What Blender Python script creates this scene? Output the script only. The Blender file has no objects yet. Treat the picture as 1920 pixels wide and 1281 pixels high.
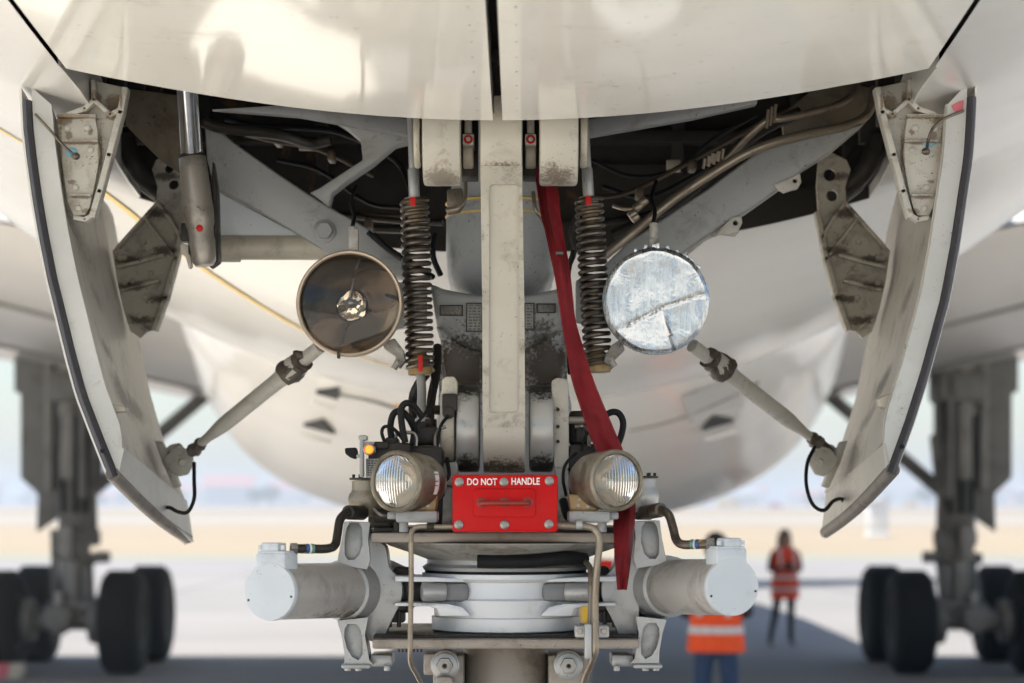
import bpy, bmesh, math, random
from mathutils import Vector, Matrix, noise as mnoise

# ------------------------------------------------------------------ camera, light, exposure
sc = bpy.context.scene
CAMD, CAMZ, F = 4.4, 2.05, 4200.0        # distance to the nose leg, eye height, focal length in photo pixels
cam_data = bpy.data.cameras.new('camera')
cam_data.sensor_width = 36.0
cam_data.lens = F / 1920.0 * 36.0
cam_data.shift_y = (940 - 640.5) / 1920.0
cam_data.clip_start = 0.05
cam_data.clip_end = 9000
cam_data.dof.use_dof = True
cam_data.dof.focus_distance = 4.12
cam_data.dof.aperture_fstop = 4.0
cam_data.dof.aperture_blades = 0
cam = bpy.data.objects.new('camera', cam_data)
sc.collection.objects.link(cam)
cam.location = (0, -CAMD, CAMZ)
cam.rotation_euler = (math.radians(90), 0, 0)
sc.camera = cam

SUN_DIR = Vector((-0.33, -0.12, 1.0)).normalized()     # towards the sun
world = bpy.data.worlds.new('World'); sc.world = world
world.use_nodes = True
wn = world.node_tree.nodes; wl = world.node_tree.links
for n in list(wn): wn.remove(n)
sky = wn.new('ShaderNodeTexSky'); sky.sky_type = 'NISHITA'; sky.sun_disc = False
sky.sun_elevation = math.asin(SUN_DIR.z)
sky.sun_rotation = math.atan2(SUN_DIR.x, SUN_DIR.y)
sky.air_density = 1.1; sky.dust_density = 1.1; sky.ozone_density = 1.5
bg = wn.new('ShaderNodeBackground'); bg.inputs['Strength'].default_value = 0.10
wo = wn.new('ShaderNodeOutputWorld')
wl.new(sky.outputs[0], bg.inputs[0]); wl.new(bg.outputs[0], wo.inputs[0])
sun_data = bpy.data.lights.new('sun', 'SUN'); sun_data.energy = 5.0; sun_data.angle = math.radians(0.5)
sun_data.color = (1.0, 0.96, 0.90)
sun = bpy.data.objects.new('sun', sun_data); sc.collection.objects.link(sun)
sun.rotation_euler = SUN_DIR.to_track_quat('Z', 'Y').to_euler()
sun.location = (-8, -4, 30)
sc.view_settings.view_transform = 'Standard'
sc.view_settings.look = 'None'
sc.view_settings.gamma = 1.0
sc.view_settings.exposure = 1.0
sc.view_settings.use_curve_mapping = False
sc.cycles.max_bounces = 10
sc.cycles.diffuse_bounces = 6
sc.cycles.glossy_bounces = 4
sc.cycles.transparent_max_bounces = 12
sc.cycles.caustics_reflective = False
sc.cycles.caustics_refractive = False
sc.cycles.sample_clamp_indirect = 6.0

rnd = random.Random(7)
R_ = math.radians

# ------------------------------------------------------------------ helpers
def P(px, py, d):
    """a point of the place, from where it shows in the photograph and how far away it stands"""
    return Vector(((px - 960) / F * d, d - CAMD, CAMZ + (940 - py) / F * d))
def S(npx, d): return npx / F * d
def ctr(p, q): return (p + q) * 0.5

def catmull(pts, n=6):
    pts = [Vector(p) for p in pts]
    if len(pts) < 3: return pts
    out = []
    ext = [pts[0] * 2 - pts[1]] + pts + [pts[-1] * 2 - pts[-2]]
    for i in range(1, len(ext) - 2):
        a, b, c, d = ext[i - 1], ext[i], ext[i + 1], ext[i + 2]
        for k in range(n):
            t = k / n
            out.append(0.5 * ((2 * b) + (c - a) * t + (2 * a - 5 * b + 4 * c - d) * t * t + (3 * b - a - 3 * c + d) * t ** 3))
    out.append(pts[-1])
    return out

class MB:
    def __init__(self): self.bm = bmesh.new()
    def _join(self, bm2, mi=0, bev=0, seg=2, ang=30):
        if bev > 0:
            bm2.normal_update()
            es = [e for e in bm2.edges if len(e.link_faces) == 2 and e.calc_face_angle(0) > R_(ang)]
            if es: bmesh.ops.bevel(bm2, geom=es, offset=bev, segments=seg, affect='EDGES', profile=0.5, clamp_overlap=True)
        bmesh.ops.recalc_face_normals(bm2, faces=bm2.faces)
        for f in bm2.faces: f.material_index = mi
        me = bpy.data.meshes.new('tmp'); bm2.to_mesh(me); bm2.free()
        self.bm.from_mesh(me); bpy.data.meshes.remove(me)
        return self
    def box(self, c, size, bev=0, rot=None, mi=0):
        b = bmesh.new(); bmesh.ops.create_cube(b, size=1)
        for v in b.verts:
            v.co = Vector((v.co.x * size[0], v.co.y * size[1], v.co.z * size[2]))
            if rot is not None: v.co = rot @ v.co
            v.co += Vector(c)
        return self._join(b, mi, bev)
    def boxpx(self, x0, y0, x1, y1, d0, d1, bev=0, mi=0):
        a, c = P(x0, y0, d0), P(x1, y1, d0)
        return self.box(((a.x + c.x) / 2, (d0 + d1) / 2 - CAMD, (a.z + c.z) / 2), (abs(c.x - a.x), d1 - d0, abs(a.z - c.z)), bev, None, mi)
    def prism(self, pts, ext, bev=0, holes=(), mi=0, seg=2):
        b = bmesh.new(); ext = Vector(ext)
        es = []
        for loop in [pts] + list(holes):
            vs = [b.verts.new(Vector(p)) for p in loop]
            for i in range(len(vs)): es.append(b.edges.new((vs[i], vs[(i + 1) % len(vs)])))
        if holes:
            bmesh.ops.triangle_fill(b, use_beauty=True, use_dissolve=False, edges=es)
        else:
            b.faces.new(vs)
        r = bmesh.ops.extrude_face_region(b, geom=list(b.faces))
        for v in r['geom']:
            if isinstance(v, bmesh.types.BMVert): v.co += ext
        return self._join(b, mi, bev, seg)
    def plate(self, pxs, d0, th, bev=0, holes=(), mi=0, seg=2):
        """a plate facing the nose: outline at distance d0, thickness th going aft"""
        return self.prism([P(x, y, d0) for x, y in pxs], (0, th, 0), bev, [[P(x, y, d0) for x, y in h] for h in holes], mi, seg)
    def lathe(self, p0, axis, prof, seg=40, mi=0, open0=False, ring=False):
        b = bmesh.new(); p0 = Vector(p0); ax = Vector(axis).normalized()
        ref = Vector((0, 0, 1)) if abs(ax.z) < 0.9 else Vector((1, 0, 0))
        u = ax.cross(ref).normalized(); w = ax.cross(u).normalized()
        rings = []
        for t, r in prof:
            if r < 1e-6: rings.append([b.verts.new(p0 + ax * t)])
            else: rings.append([b.verts.new(p0 + ax * t + (u * math.cos(2 * math.pi * k / seg) + w * math.sin(2 * math.pi * k / seg)) * r) for k in range(seg)])
        for i in range(len(rings) - 1):
            A, B = rings[i], rings[i + 1]
            if len(A) == 1 and len(B) == 1: continue
            for k in range(seg):
                k2 = (k + 1) % seg
                if len(A) == 1: b.faces.new((A[0], B[k], B[k2]))
                elif len(B) == 1: b.faces.new((A[k], B[0], A[k2]))
                else: b.faces.new((A[k], B[k], B[k2], A[k2]))
        if len(rings[0]) > 1 and not open0 and not ring: b.faces.new(rings[0])
        if len(rings[-1]) > 1 and not ring: b.faces.new(list(reversed(rings[-1])))
        return self._join(b, mi)
    def cyl(self, p0, p1, r, seg=28, bev=0.0, mi=0, r1=None):
        p0, p1 = Vector(p0), Vector(p1); L = (p1 - p0).length; r1 = r if r1 is None else r1
        e = min(bev, L * 0.4, r * 0.6)
        prof = [(0, r), (L, r1)] if e <= 0 else [(0, r - e), (e * 0.3, r - e * 0.3), (e, r), (L - e, r1), (L - e * 0.3, r1 - e * 0.3), (L, r1 - e)]
        return self.lathe(p0, p1 - p0, prof, seg, mi)
    def jitter(self, amp, freq):
        for v in self.bm.verts:
            v.co += Vector((mnoise.noise(v.co * freq), mnoise.noise(v.co * freq + Vector((7, 3, 1))), mnoise.noise(v.co * freq + Vector((2, 9, 5))))) * amp
        return self
    def hinge_end(self, x0, x1, yc, r, dc, ytop, bev=0.004):
        """a lug seen from the front: straight above, half round below, across the picture"""
        a, b_ = P(x0, yc, dc - r), P(x1, yc, dc - r); zt = P(x0, ytop, dc - r).z; yy = dc - CAMD
        pts = [Vector((a.x, yy - r, max(zt, a.z + 0.002)))]
        for k in range(33): t = math.pi * k / 32; pts.append(Vector((a.x, yy - r * math.cos(t), a.z - r * math.sin(t))))
        pts.append(Vector((a.x, yy + r, max(zt, a.z + 0.002))))
        return self.prism(pts, (b_.x - a.x, 0, 0), bev)
    def hexa(self, p0, p1, r, mi=0, bev=0.001):
        b = bmesh.new(); p0, p1 = Vector(p0), Vector(p1)
        m = MB(); m.lathe(p0, p1 - p0, [(0, r), ((p1 - p0).length, r)], 6)
        me = bpy.data.meshes.new('tmp'); m.bm.to_mesh(me); m.bm.free(); b.from_mesh(me); bpy.data.meshes.remove(me)
        return self._join(b, mi, bev, 1)
    def tube(self, pts, r, seg=12, mi=0, n=6, closed=False, smooth=True):
        pts = catmull(pts, n) if smooth else [Vector(p) for p in pts]
        N = len(pts)
        rr = r if callable(r) else (lambda t: r)
        b = bmesh.new(); rings = []
        t0 = (pts[1] - pts[0]).normalized()
        ref = Vector((0, 1, 0)) if abs(t0.y) < 0.9 else Vector((1, 0, 0))
        u = t0.cross(ref).normalized()
        for i, p in enumerate(pts):
            t = (pts[min(i + 1, N - 1)] - pts[max(i - 1, 0)]).normalized()
            u = (u - t * u.dot(t))
            u = u.normalized() if u.length > 1e-6 else t.orthogonal().normalized()
            w = t.cross(u)
            q = rr(i / (N - 1))
            rings.append([b.verts.new(p + (u * math.cos(2 * math.pi * k / seg) + w * math.sin(2 * math.pi * k / seg)) * q) for k in range(seg)])
        for i in range(N - 1):
            for k in range(seg):
                k2 = (k + 1) % seg
                b.faces.new((rings[i][k], rings[i + 1][k], rings[i + 1][k2], rings[i][k2]))
        b.faces.new(rings[0]); b.faces.new(list(reversed(rings[-1])))
        return self._join(b, mi)
    def ball(self, c, r, scale=(1, 1, 1), mi=0, seg=20, rot=None):
        b = bmesh.new(); bmesh.ops.create_uvsphere(b, u_segments=seg, v_segments=max(6, seg // 2), radius=r)
        for v in b.verts:
            v.co = Vector((v.co.x * scale[0], v.co.y * scale[1], v.co.z * scale[2]))
            if rot is not None: v.co = rot @ v.co
            v.co += Vector(c)
        return self._join(b, mi)
    def grid(self, rows, mi=0, th=None):
        """surface through rows of points; th: thickness vector or number along the normal"""
        b = bmesh.new(); V = [[b.verts.new(Vector(p)) for p in r] for r in rows]
        for i in range(len(V) - 1):
            for j in range(len(V[0]) - 1):
                b.faces.new((V[i][j], V[i][j + 1], V[i + 1][j + 1], V[i + 1][j]))
        if th is not None:
            b.normal_update()
            if isinstance(th, (int, float)):
                bmesh.ops.solidify(b, geom=list(b.faces), thickness=th)
            else:
                r = bmesh.ops.extrude_face_region(b, geom=list(b.faces))
                for v in r['geom']:
                    if isinstance(v, bmesh.types.BMVert): v.co += Vector(th)
        return self._join(b, mi)
    def islands(self):
        """loose pieces, those that touch or overlap kept together"""
        bm = self.bm; bm.verts.ensure_lookup_table(); seen = set(); comps = []
        for f in bm.faces: f.tag = False
        for f0 in bm.faces:
            if f0.tag: continue
            st = [f0]; f0.tag = True; fs = []
            while st:
                f = st.pop(); fs.append(f)
                for v in f.verts:
                    for g in v.link_faces:
                        if not g.tag: g.tag = True; st.append(g)
            vs = [v.co for f in fs for v in f.verts]
            lo = [min(v[i] for v in vs) - 0.0015 for i in range(3)]; hi = [max(v[i] for v in vs) + 0.0015 for i in range(3)]
            comps.append([fs, lo, hi])
        n = len(comps); par = list(range(n))
        def find(i):
            while par[i] != i: par[i] = par[par[i]]; i = par[i]
            return i
        for i in range(n):
            for j in range(i + 1, n):
                if all(comps[i][1][k] <= comps[j][2][k] and comps[j][1][k] <= comps[i][2][k] for k in range(3)): par[find(i)] = find(j)
        groups = {}
        for i in range(n): groups.setdefault(find(i), []).extend(comps[i][0])
        return sorted(groups.values(), key=len, reverse=True)
    def obj(self, name, mats, parent=None, label=None, sharp=38, kind=None, local=False):
        pieces = [None]
        if kind is None and parent is not None:
            g = self.islands()
            if 1 < len(g) <= 40: pieces = g
        first = None
        for fs in pieces:
            me = bpy.data.meshes.new(name)
            if fs is None: self.bm.to_mesh(me)
            else:
                b = bmesh.new(); vm = {}
                for f in fs:
                    nf = b.faces.new([vm.setdefault(v, None) or vm.__setitem__(v, b.verts.new(v.co)) or vm[v] for v in f.verts]); nf.material_index = f.material_index
                b.to_mesh(me); b.free()
            for m in (mats if isinstance(mats, (list, tuple)) else [mats]): me.materials.append(m)
            me.polygons.foreach_set('use_smooth', [True] * len(me.polygons))
            me.set_sharp_from_angle(angle=R_(sharp))
            o = bpy.data.objects.new(name, me); sc.collection.objects.link(o)
            if parent is not None:
                o.parent = parent
                if not local: o.matrix_parent_inverse = world_of(parent).inverted()
            if label: o['label'] = label
            if kind: o['kind'] = kind
            first = first or o
        self.bm.free()
        return first

def world_of(o):
    m = o.matrix_basis.copy()
    if o.parent is not None: m = world_of(o.parent) @ o.matrix_parent_inverse @ m
    return m
def empty(name, loc, rz=0):
    o = bpy.data.objects.new(name, None); sc.collection.objects.link(o)
    o.empty_display_size = 0.2; o.location = loc; o.rotation_euler = (0, 0, rz)
    return o
def tag(o, label=None, cat=None, group=None, kind=None):
    if label: o['label'] = label
    if cat: o['category'] = cat
    if group: o['group'] = group
    if kind: o['kind'] = kind
    return o
def kids(o): return [c for c in bpy.data.objects if c.parent is o]
def copy_tree(o, parent=None):
    c = o.copy(); sc.collection.objects.link(c)
    if parent is not None: c.parent = parent
    for ch in kids(o):
        if ch is not c: copy_tree(ch, c)
    return c
def smooth_closed(pts, n=3):
    N = len(pts); out = []
    for i in range(N):
        a, b_, c, d = pts[i - 1], pts[i], pts[(i + 1) % N], pts[(i + 2) % N]
        for k in range(n):
            t = k / n
            out.append(tuple(0.5 * (2 * b_[j] + (c[j] - a[j]) * t + (2 * a[j] - 5 * b_[j] + 4 * c[j] - d[j]) * t * t + (3 * b_[j] - a[j] - 3 * c[j] + d[j]) * t ** 3) for j in (0, 1)))
    return out
def circ(px, py, r, n=16): return [(px + r * math.cos(2 * math.pi * k / n), py + r * math.sin(2 * math.pi * k / n)) for k in range(n)]
def rrect(x0, y0, x1, y1, r, n=4):
    out = []
    for cx, cy, a0 in ((x1 - r, y0 + r, -90), (x1 - r, y1 - r, 0), (x0 + r, y1 - r, 90), (x0 + r, y0 + r, 180)):
        for k in range(n + 1):
            a = R_(a0 + 90 * k / n); out.append((cx + r * math.cos(a), cy + r * math.sin(a)))
    return out

# ------------------------------------------------------------------ materials
def newmat(name):
    m = bpy.data.materials.new(name); m.use_nodes = True
    nt = m.node_tree
    for n in list(nt.nodes): nt.nodes.remove(n)
    out = nt.nodes.new('ShaderNodeOutputMaterial')
    bs = nt.nodes.new('ShaderNodeBsdfPrincipled'); nt.links.new(bs.outputs[0], out.inputs[0])
    return m, nt, bs, out
def ramp(nt, src, stops):
    r = nt.nodes.new('ShaderNodeValToRGB'); nt.links.new(src, r.inputs[0])
    e = r.color_ramp.elements
    while len(e) > 2: e.remove(e[-1])
    for i, (p, c) in enumerate(stops):
        if i < 2: el = e[i]; el.position = p
        else: el = e.new(p)
        el.color = (c, c, c, 1) if isinstance(c, (int, float)) else (*c, 1)
    return r.outputs[0]
def nz(nt, vec, scale, detail=5, rough=0.6, dist=0.0):
    n = nt.nodes.new('ShaderNodeTexNoise'); n.inputs['Scale'].default_value = scale
    n.inputs['Detail'].default_value = detail; n.inputs['Roughness'].default_value = rough
    n.inputs['Distortion'].default_value = dist
    if vec is not None: nt.links.new(vec, n.inputs['Vector'])
    return n.outputs[0]
def mathn(nt, op, a, b):
    n = nt.nodes.new('ShaderNodeMath'); n.operation = op
    for i, x in enumerate((a, b)):
        if x is None: continue
        if isinstance(x, (int, float)): n.inputs[i].default_value = x
        else: nt.links.new(x, n.inputs[i])
    return n.outputs[0]
def mixc(nt, fac, a, b):
    n = nt.nodes.new('ShaderNodeMix'); n.data_type = 'RGBA'
    for idx, x in ((0, fac), (6, a), (7, b)):
        if isinstance(x, (int, float)): n.inputs[idx].default_value = x
        elif isinstance(x, tuple): n.inputs[idx].default_value = (*x, 1)
        else: nt.links.new(x, n.inputs[idx])
    return n.outputs[2]
def coords(nt, scale=(1, 1, 1)):
    t = nt.nodes.new('ShaderNodeTexCoord')
    m = nt.nodes.new('ShaderNodeMapping'); m.inputs['Scale'].default_value = scale
    nt.links.new(t.outputs['Object'], m.inputs['Vector'])
    return m.outputs[0]
def bump(nt, bs, h, strength=0.2, dist=0.002):
    b = nt.nodes.new('ShaderNodeBump'); b.inputs['Strength'].default_value = strength; b.inputs['Distance'].default_value = dist
    nt.links.new(h, b.inputs['Height']); nt.links.new(b.outputs[0], bs.inputs['Normal'])

def paint(name, col, rough=0.4, metal=0.0, dirt=0.3, dcol=(0.09, 0.06, 0.035), scale=14, speck=0.5, rust=0.0, coat=0.0, bmp=0.1, stretch=(1, 1, 1), blotch=None, spec=0.5):
    """worn paint or metal: blotchy grime, small chips and specks, optional rust runs"""
    m, nt, bs, out = newmat(name)
    v = coords(nt, stretch)
    n1 = nz(nt, v, scale, 8, 0.68, 0.4)
    n2 = nz(nt, v, scale * 0.23, 4, 0.6)
    n3 = nz(nt, v, scale * 9, 3, 0.6)
    var = mixc(nt, ramp(nt, n2, [(0.3, 0.0), (0.7, 1.0)]), tuple(c * 0.86 for c in col), tuple(min(1, c * 1.07) for c in col))
    lo = 0.60 - 0.24 * dirt
    g = ramp(nt, n1, [(lo, 0.0), (lo + 0.20, min(1.0, 0.3 + dirt * 0.75))])
    c1 = mixc(nt, g, var, dcol)
    if blotch:                                   # stains or painted-in shade at known places on the thing: (centre, radius, strength)
        geo = nt.nodes.new('ShaderNodeTexCoord')
        for (c, r, s) in blotch:
            d = nt.nodes.new('ShaderNodeVectorMath'); d.operation = 'SUBTRACT'; d.inputs[1].default_value = c
            nt.links.new(geo.outputs['Object'], d.inputs[0])
            sclv = nt.nodes.new('ShaderNodeVectorMath'); sclv.operation = 'DIVIDE'; sclv.inputs[1].default_value = r
            nt.links.new(d.outputs[0], sclv.inputs[0])
            L = nt.nodes.new('ShaderNodeVectorMath'); L.operation = 'LENGTH'; nt.links.new(sclv.outputs[0], L.inputs[0])
            fine = mathn(nt, 'ADD', mathn(nt, 'MULTIPLY', n1, 1.5), mathn(nt, 'MULTIPLY', n3, 1.3))
            k = mathn(nt, 'SUBTRACT', mathn(nt, 'ADD', L.outputs['Value'], fine), 1.4)
            c1 = mixc(nt, ramp(nt, k, [(0.45, s), (0.85, 0.0)]), c1, dcol)
    sp = ramp(nt, n3, [(0.665 - 0.035 * speck, 0.0), (0.685, min(1.0, speck * 1.3) if speck > 0 else 0.0)])
    sp = mathn(nt, 'MULTIPLY', sp, ramp(nt, nz(nt, v, scale * 0.5, 3, 0.6), [(0.42, 0.05), (0.62, 1.0)]))
    c2 = mixc(nt, sp, c1, (0.045, 0.03, 0.02))
    if rust > 0:
        n4 = nz(nt, v, scale * 0.9, 6, 0.7, 1.0)
        c2 = mixc(nt, ramp(nt, n4, [(0.66 - 0.3 * rust, 0.0), (0.74 - 0.2 * rust, min(1, 0.35 + rust))]), c2, (0.19, 0.085, 0.025))
    nt.links.new(c2, bs.inputs['Base Color'])
    bs.inputs['Metallic'].default_value = metal
    rr = mathn(nt, 'ADD', mathn(nt, 'MULTIPLY', g, 0.25), rough)
    nt.links.new(rr, bs.inputs['Roughness'])
    bs.inputs['Coat Weight'].default_value = coat
    bs.inputs['Specular IOR Level'].default_value = spec
    bs.inputs['Coat Roughness'].default_value = 0.06
    if bmp > 0: bump(nt, bs, n1, bmp, 0.0015)
    return m
def plain(name, col, rough=0.5, metal=0.0, bmp=0.0, emit=None):
    m, nt, bs, out = newmat(name)
    v = coords(nt); n = nz(nt, v, 30, 4)
    nt.links.new(mixc(nt, ramp(nt, n, [(0.3, 0.0), (0.7, 1.0)]), tuple(c * 0.82 for c in col), tuple(min(1, c * 1.12) for c in col)), bs.inputs['Base Color'])
    bs.inputs['Roughness'].default_value = rough; bs.inputs['Metallic'].default_value = metal
    if bmp: bump(nt, bs, n, bmp, 0.002)
    if emit:
        bs.inputs['Emission Color'].default_value = (*emit[0], 1); bs.inputs['Emission Strength'].default_value = emit[1]
    return m

M = {}
M['skin_gloss'] = paint('belly_gloss_white', (0.89, 0.86, 0.79), 0.085, 0, 0.02, scale=5, speck=0.2, coat=0.0, bmp=0.012, spec=0.38)
M['skin'] = paint('fuselage_white', (0.72, 0.70, 0.66), 0.22, 0, 0.05, dcol=(0.3, 0.26, 0.2), scale=3, speck=0.1, coat=0.15, bmp=0.02)
M['fairing'] = paint('fairing_cream', (0.76, 0.735, 0.69), 0.30, 0, 0.05, dcol=(0.3, 0.26, 0.2), scale=1.2, speck=0.0, coat=0.22, bmp=0.0)
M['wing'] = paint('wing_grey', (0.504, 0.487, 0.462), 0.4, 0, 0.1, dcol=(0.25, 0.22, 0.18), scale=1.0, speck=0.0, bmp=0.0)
M['white'] = paint('worn_white_paint', (0.554, 0.529, 0.470), 0.34, 0, 0.22, scale=16, speck=0.55, rust=0.06)
M['white_clean'] = paint('white_enamel', (0.60, 0.64, 0.67), 0.3, 0, 0.08, scale=14, speck=0.35, bmp=0.04)
M['cream'] = paint('creamy_white_paint', (0.504, 0.462, 0.378), 0.38, 0, 0.3, scale=18, speck=0.55, rust=0.05)
M['grey'] = paint('grey_enamel', (0.335, 0.34, 0.335), 0.36, 0, 0.24, scale=14, speck=0.6, rust=0.10)
M['greydirty'] = paint('grimy_grey_enamel', (0.319, 0.311, 0.286), 0.45, 0, 0.62, scale=14, speck=0.8, rust=0.12)
M['silver'] = paint('silver_paint', (0.395, 0.395, 0.386), 0.38, 0.35, 0.22, scale=16, speck=0.5, rust=0.03)
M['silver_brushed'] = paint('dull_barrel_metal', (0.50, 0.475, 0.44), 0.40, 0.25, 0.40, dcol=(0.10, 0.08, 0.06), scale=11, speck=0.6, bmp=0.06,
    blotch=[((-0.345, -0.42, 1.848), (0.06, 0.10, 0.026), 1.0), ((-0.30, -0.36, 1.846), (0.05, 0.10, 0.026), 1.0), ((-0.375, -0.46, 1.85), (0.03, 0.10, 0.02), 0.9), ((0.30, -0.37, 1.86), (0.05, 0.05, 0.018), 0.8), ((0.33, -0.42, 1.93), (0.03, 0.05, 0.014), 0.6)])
M['dirty'] = paint('grimy_white_paint', (0.53, 0.50, 0.43), 0.5, 0, 0.50, dcol=(0.12, 0.085, 0.05), scale=24, speck=0.9, rust=0.16, bmp=0.2)
M['bracket'] = paint('bracket_white', (0.504, 0.483, 0.420), 0.4, 0, 0.3, dcol=(0.17, 0.11, 0.05), scale=22, speck=0.8, rust=0.12)
M['doorin'] = paint('door_inner_white', (0.504, 0.475, 0.420), 0.42, 0, 0.34, dcol=(0.10, 0.07, 0.05), scale=9, speck=0.6, rust=0.12, stretch=(3.2, 3.2, 0.8), bmp=0.12)
M['doorrim'] = paint('door_rim_white', (0.529, 0.529, 0.504), 0.42, 0, 0.12, scale=20, speck=0.7, rust=0.04)
M['seal'] = paint('door_seal_rubber', (0.058, 0.057, 0.066), 0.6, 0, 0.2, spec=0.3, dcol=(0.17, 0.14, 0.11), scale=25, speck=0.2)
M['seal_worn'] = paint('worn_seal_rubber', (0.17, 0.15, 0.13), 0.6, 0, 0.35, dcol=(0.06, 0.05, 0.04), scale=25, speck=0.5)
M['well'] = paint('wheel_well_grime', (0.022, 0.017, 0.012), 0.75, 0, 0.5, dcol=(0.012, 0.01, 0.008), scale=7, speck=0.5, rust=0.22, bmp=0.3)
M['wellwall'] = paint('wheel_well_primer', (0.202, 0.168, 0.122), 0.6, 0, 0.55, dcol=(0.05, 0.035, 0.02), scale=8, speck=0.7, rust=0.3, bmp=0.2)
M['spring'] = paint('spring_steel', (0.15, 0.125, 0.10), 0.38, 0.75, 0.4, dcol=(0.03, 0.02, 0.015), scale=35, speck=0.5)
M['steel'] = paint('dull_steel', (0.302, 0.290, 0.269), 0.36, 0.8, 0.35, scale=25, speck=0.4)
M['darksteel'] = paint('oily_dark_steel', (0.032, 0.027, 0.022), 0.45, 0.15, 0.4, spec=0.3, dcol=(0.02, 0.015, 0.01), scale=22, speck=0.6, rust=0.12)
M['brownsteel'] = paint('brown_plate_steel', (0.33, 0.285, 0.24), 0.42, 0.15, 0.4, scale=16, speck=0.6, rust=0.1)
M['bronze'] = paint('bronze_pipe', (0.28, 0.235, 0.18), 0.36, 0.6, 0.4, scale=25, speck=0.3)
M['pipe_dull'] = paint('dull_brown_pipe', (0.10, 0.075, 0.05), 0.45, 0.5, 0.4, scale=25, speck=0.3)
M['chrome'] = plain('chrome_rod', (0.70, 0.71, 0.73), 0.16, 1.0)
M['actuator'] = paint('actuator_barrel', (0.34, 0.31, 0.27), 0.34, 0.4, 0.5, dcol=(0.08, 0.06, 0.04), scale=11, speck=0.5, bmp=0.06)
M['black'] = plain('black_rubber', (0.010, 0.010, 0.010), 0.6, 0, 0.1)
M['tyre'] = plain('tyre_rubber', (0.015, 0.015, 0.014), 0.75, 0, 0.2)
M['rim'] = plain('wheel_rim_grey', (0.40, 0.38, 0.35), 0.45, 0.3)
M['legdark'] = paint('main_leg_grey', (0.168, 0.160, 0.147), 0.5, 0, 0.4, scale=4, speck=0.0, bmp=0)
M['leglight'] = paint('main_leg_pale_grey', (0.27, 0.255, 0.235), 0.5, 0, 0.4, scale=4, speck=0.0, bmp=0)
M['redpaint'] = paint('red_box_paint', (0.50, 0.008, 0.008), 0.33, 0, 0.12, dcol=(0.42, 0.06, 0.015), scale=26, speck=0.25, spec=0.12, coat=0.0, bmp=0.05)
M['redmark'] = plain('red_torque_mark', (0.5, 0.015, 0.012), 0.5)
M['pinkmark'] = plain('faded_pink_paint', (0.6, 0.14, 0.17), 0.5)
M['whiteprint'] = plain('white_lettering', (0.82, 0.82, 0.80), 0.5)
M['darkprint'] = plain('dark_print', (0.07, 0.065, 0.06), 0.5)
M['plateprint'] = plain('plate_print_grey', (0.13, 0.125, 0.12), 0.5)
M['yellow'] = plain('yellow_line_paint', (0.72, 0.50, 0.10), 0.4)
M['yellowmetal'] = plain('yellow_metal', (0.62, 0.38, 0.02), 0.45)
M['orange_line'] = plain('orange_line_paint', (0.72, 0.36, 0.06), 0.45)
M['blue'] = plain('blue_band', (0.03, 0.09, 0.25), 0.4)
M['green'] = plain('green_band', (0.10, 0.22, 0.16), 0.4)
M['cyan'] = plain('pale_blue_sealant', (0.18, 0.42, 0.52), 0.5)
M['blackhole'] = plain('open_black_inlet', (0.012, 0.012, 0.012), 0.8)
M['rimring'] = paint('lamp_retaining_ring', (0.47, 0.38, 0.29), 0.38, 0.3, 0.15, scale=30, speck=0.4)
M['lampbody'] = paint('lamp_housing', (0.27, 0.235, 0.175), 0.36, 0.4, 0.65, dcol=(0.09, 0.06, 0.03), scale=18, speck=0.6, rust=0.1)
M['rustbracket'] = paint('rust_stained_bracket', (0.36, 0.25, 0.11), 0.45, 0.1, 0.45, dcol=(0.16, 0.07, 0.015), scale=20, speck=0.7, rust=0.35)
M['indicator'] = plain('lit_orange_indicator', (0.9, 0.2, 0.03), 0.3, 0, 0, ((1.0, 0.16, 0.015), 1.6))

def fabric_mat():
    m, nt, bs, out = newmat('red_webbing')
    v = coords(nt)
    n = nz(nt, v, 18, 6, 0.65)
    c = mixc(nt, ramp(nt, n, [(0.3, 0.0), (0.72, 1.0)]), (0.21, 0.010, 0.014), (0.10, 0.007, 0.010))
    n2 = nz(nt, v, 60, 4, 0.6)
    c = mixc(nt, ramp(nt, n2, [(0.62, 0.0), (0.75, 0.6)]), c, (0.06, 0.012, 0.012))
    nt.links.new(c, bs.inputs['Base Color']); bs.inputs['Roughness'].default_value = 0.62
    bs.inputs['Specular IOR Level'].default_value = 0.2
    bump(nt, bs, nz(nt, v, 500, 2), 0.25, 0.001)
    return m
M['webbing'] = fabric_mat()
for k_ in ('black', 'tyre', 'redmark', 'indicator'): M[k_].node_tree.nodes['Principled BSDF'].inputs['Specular IOR Level'].default_value = 0.2
M['handle'] = plain('worn_red_handle', (0.26, 0.03, 0.02), 0.35, 0.3)
M['recess'] = paint('recess_grey', (0.20, 0.205, 0.21), 0.45, 0, 0.3, scale=16, speck=0.5)
M['collar'] = paint('collar_silver', (0.72, 0.745, 0.76), 0.36, 0.1, 0.12, scale=14, speck=0.4, bmp=0.03)

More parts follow.
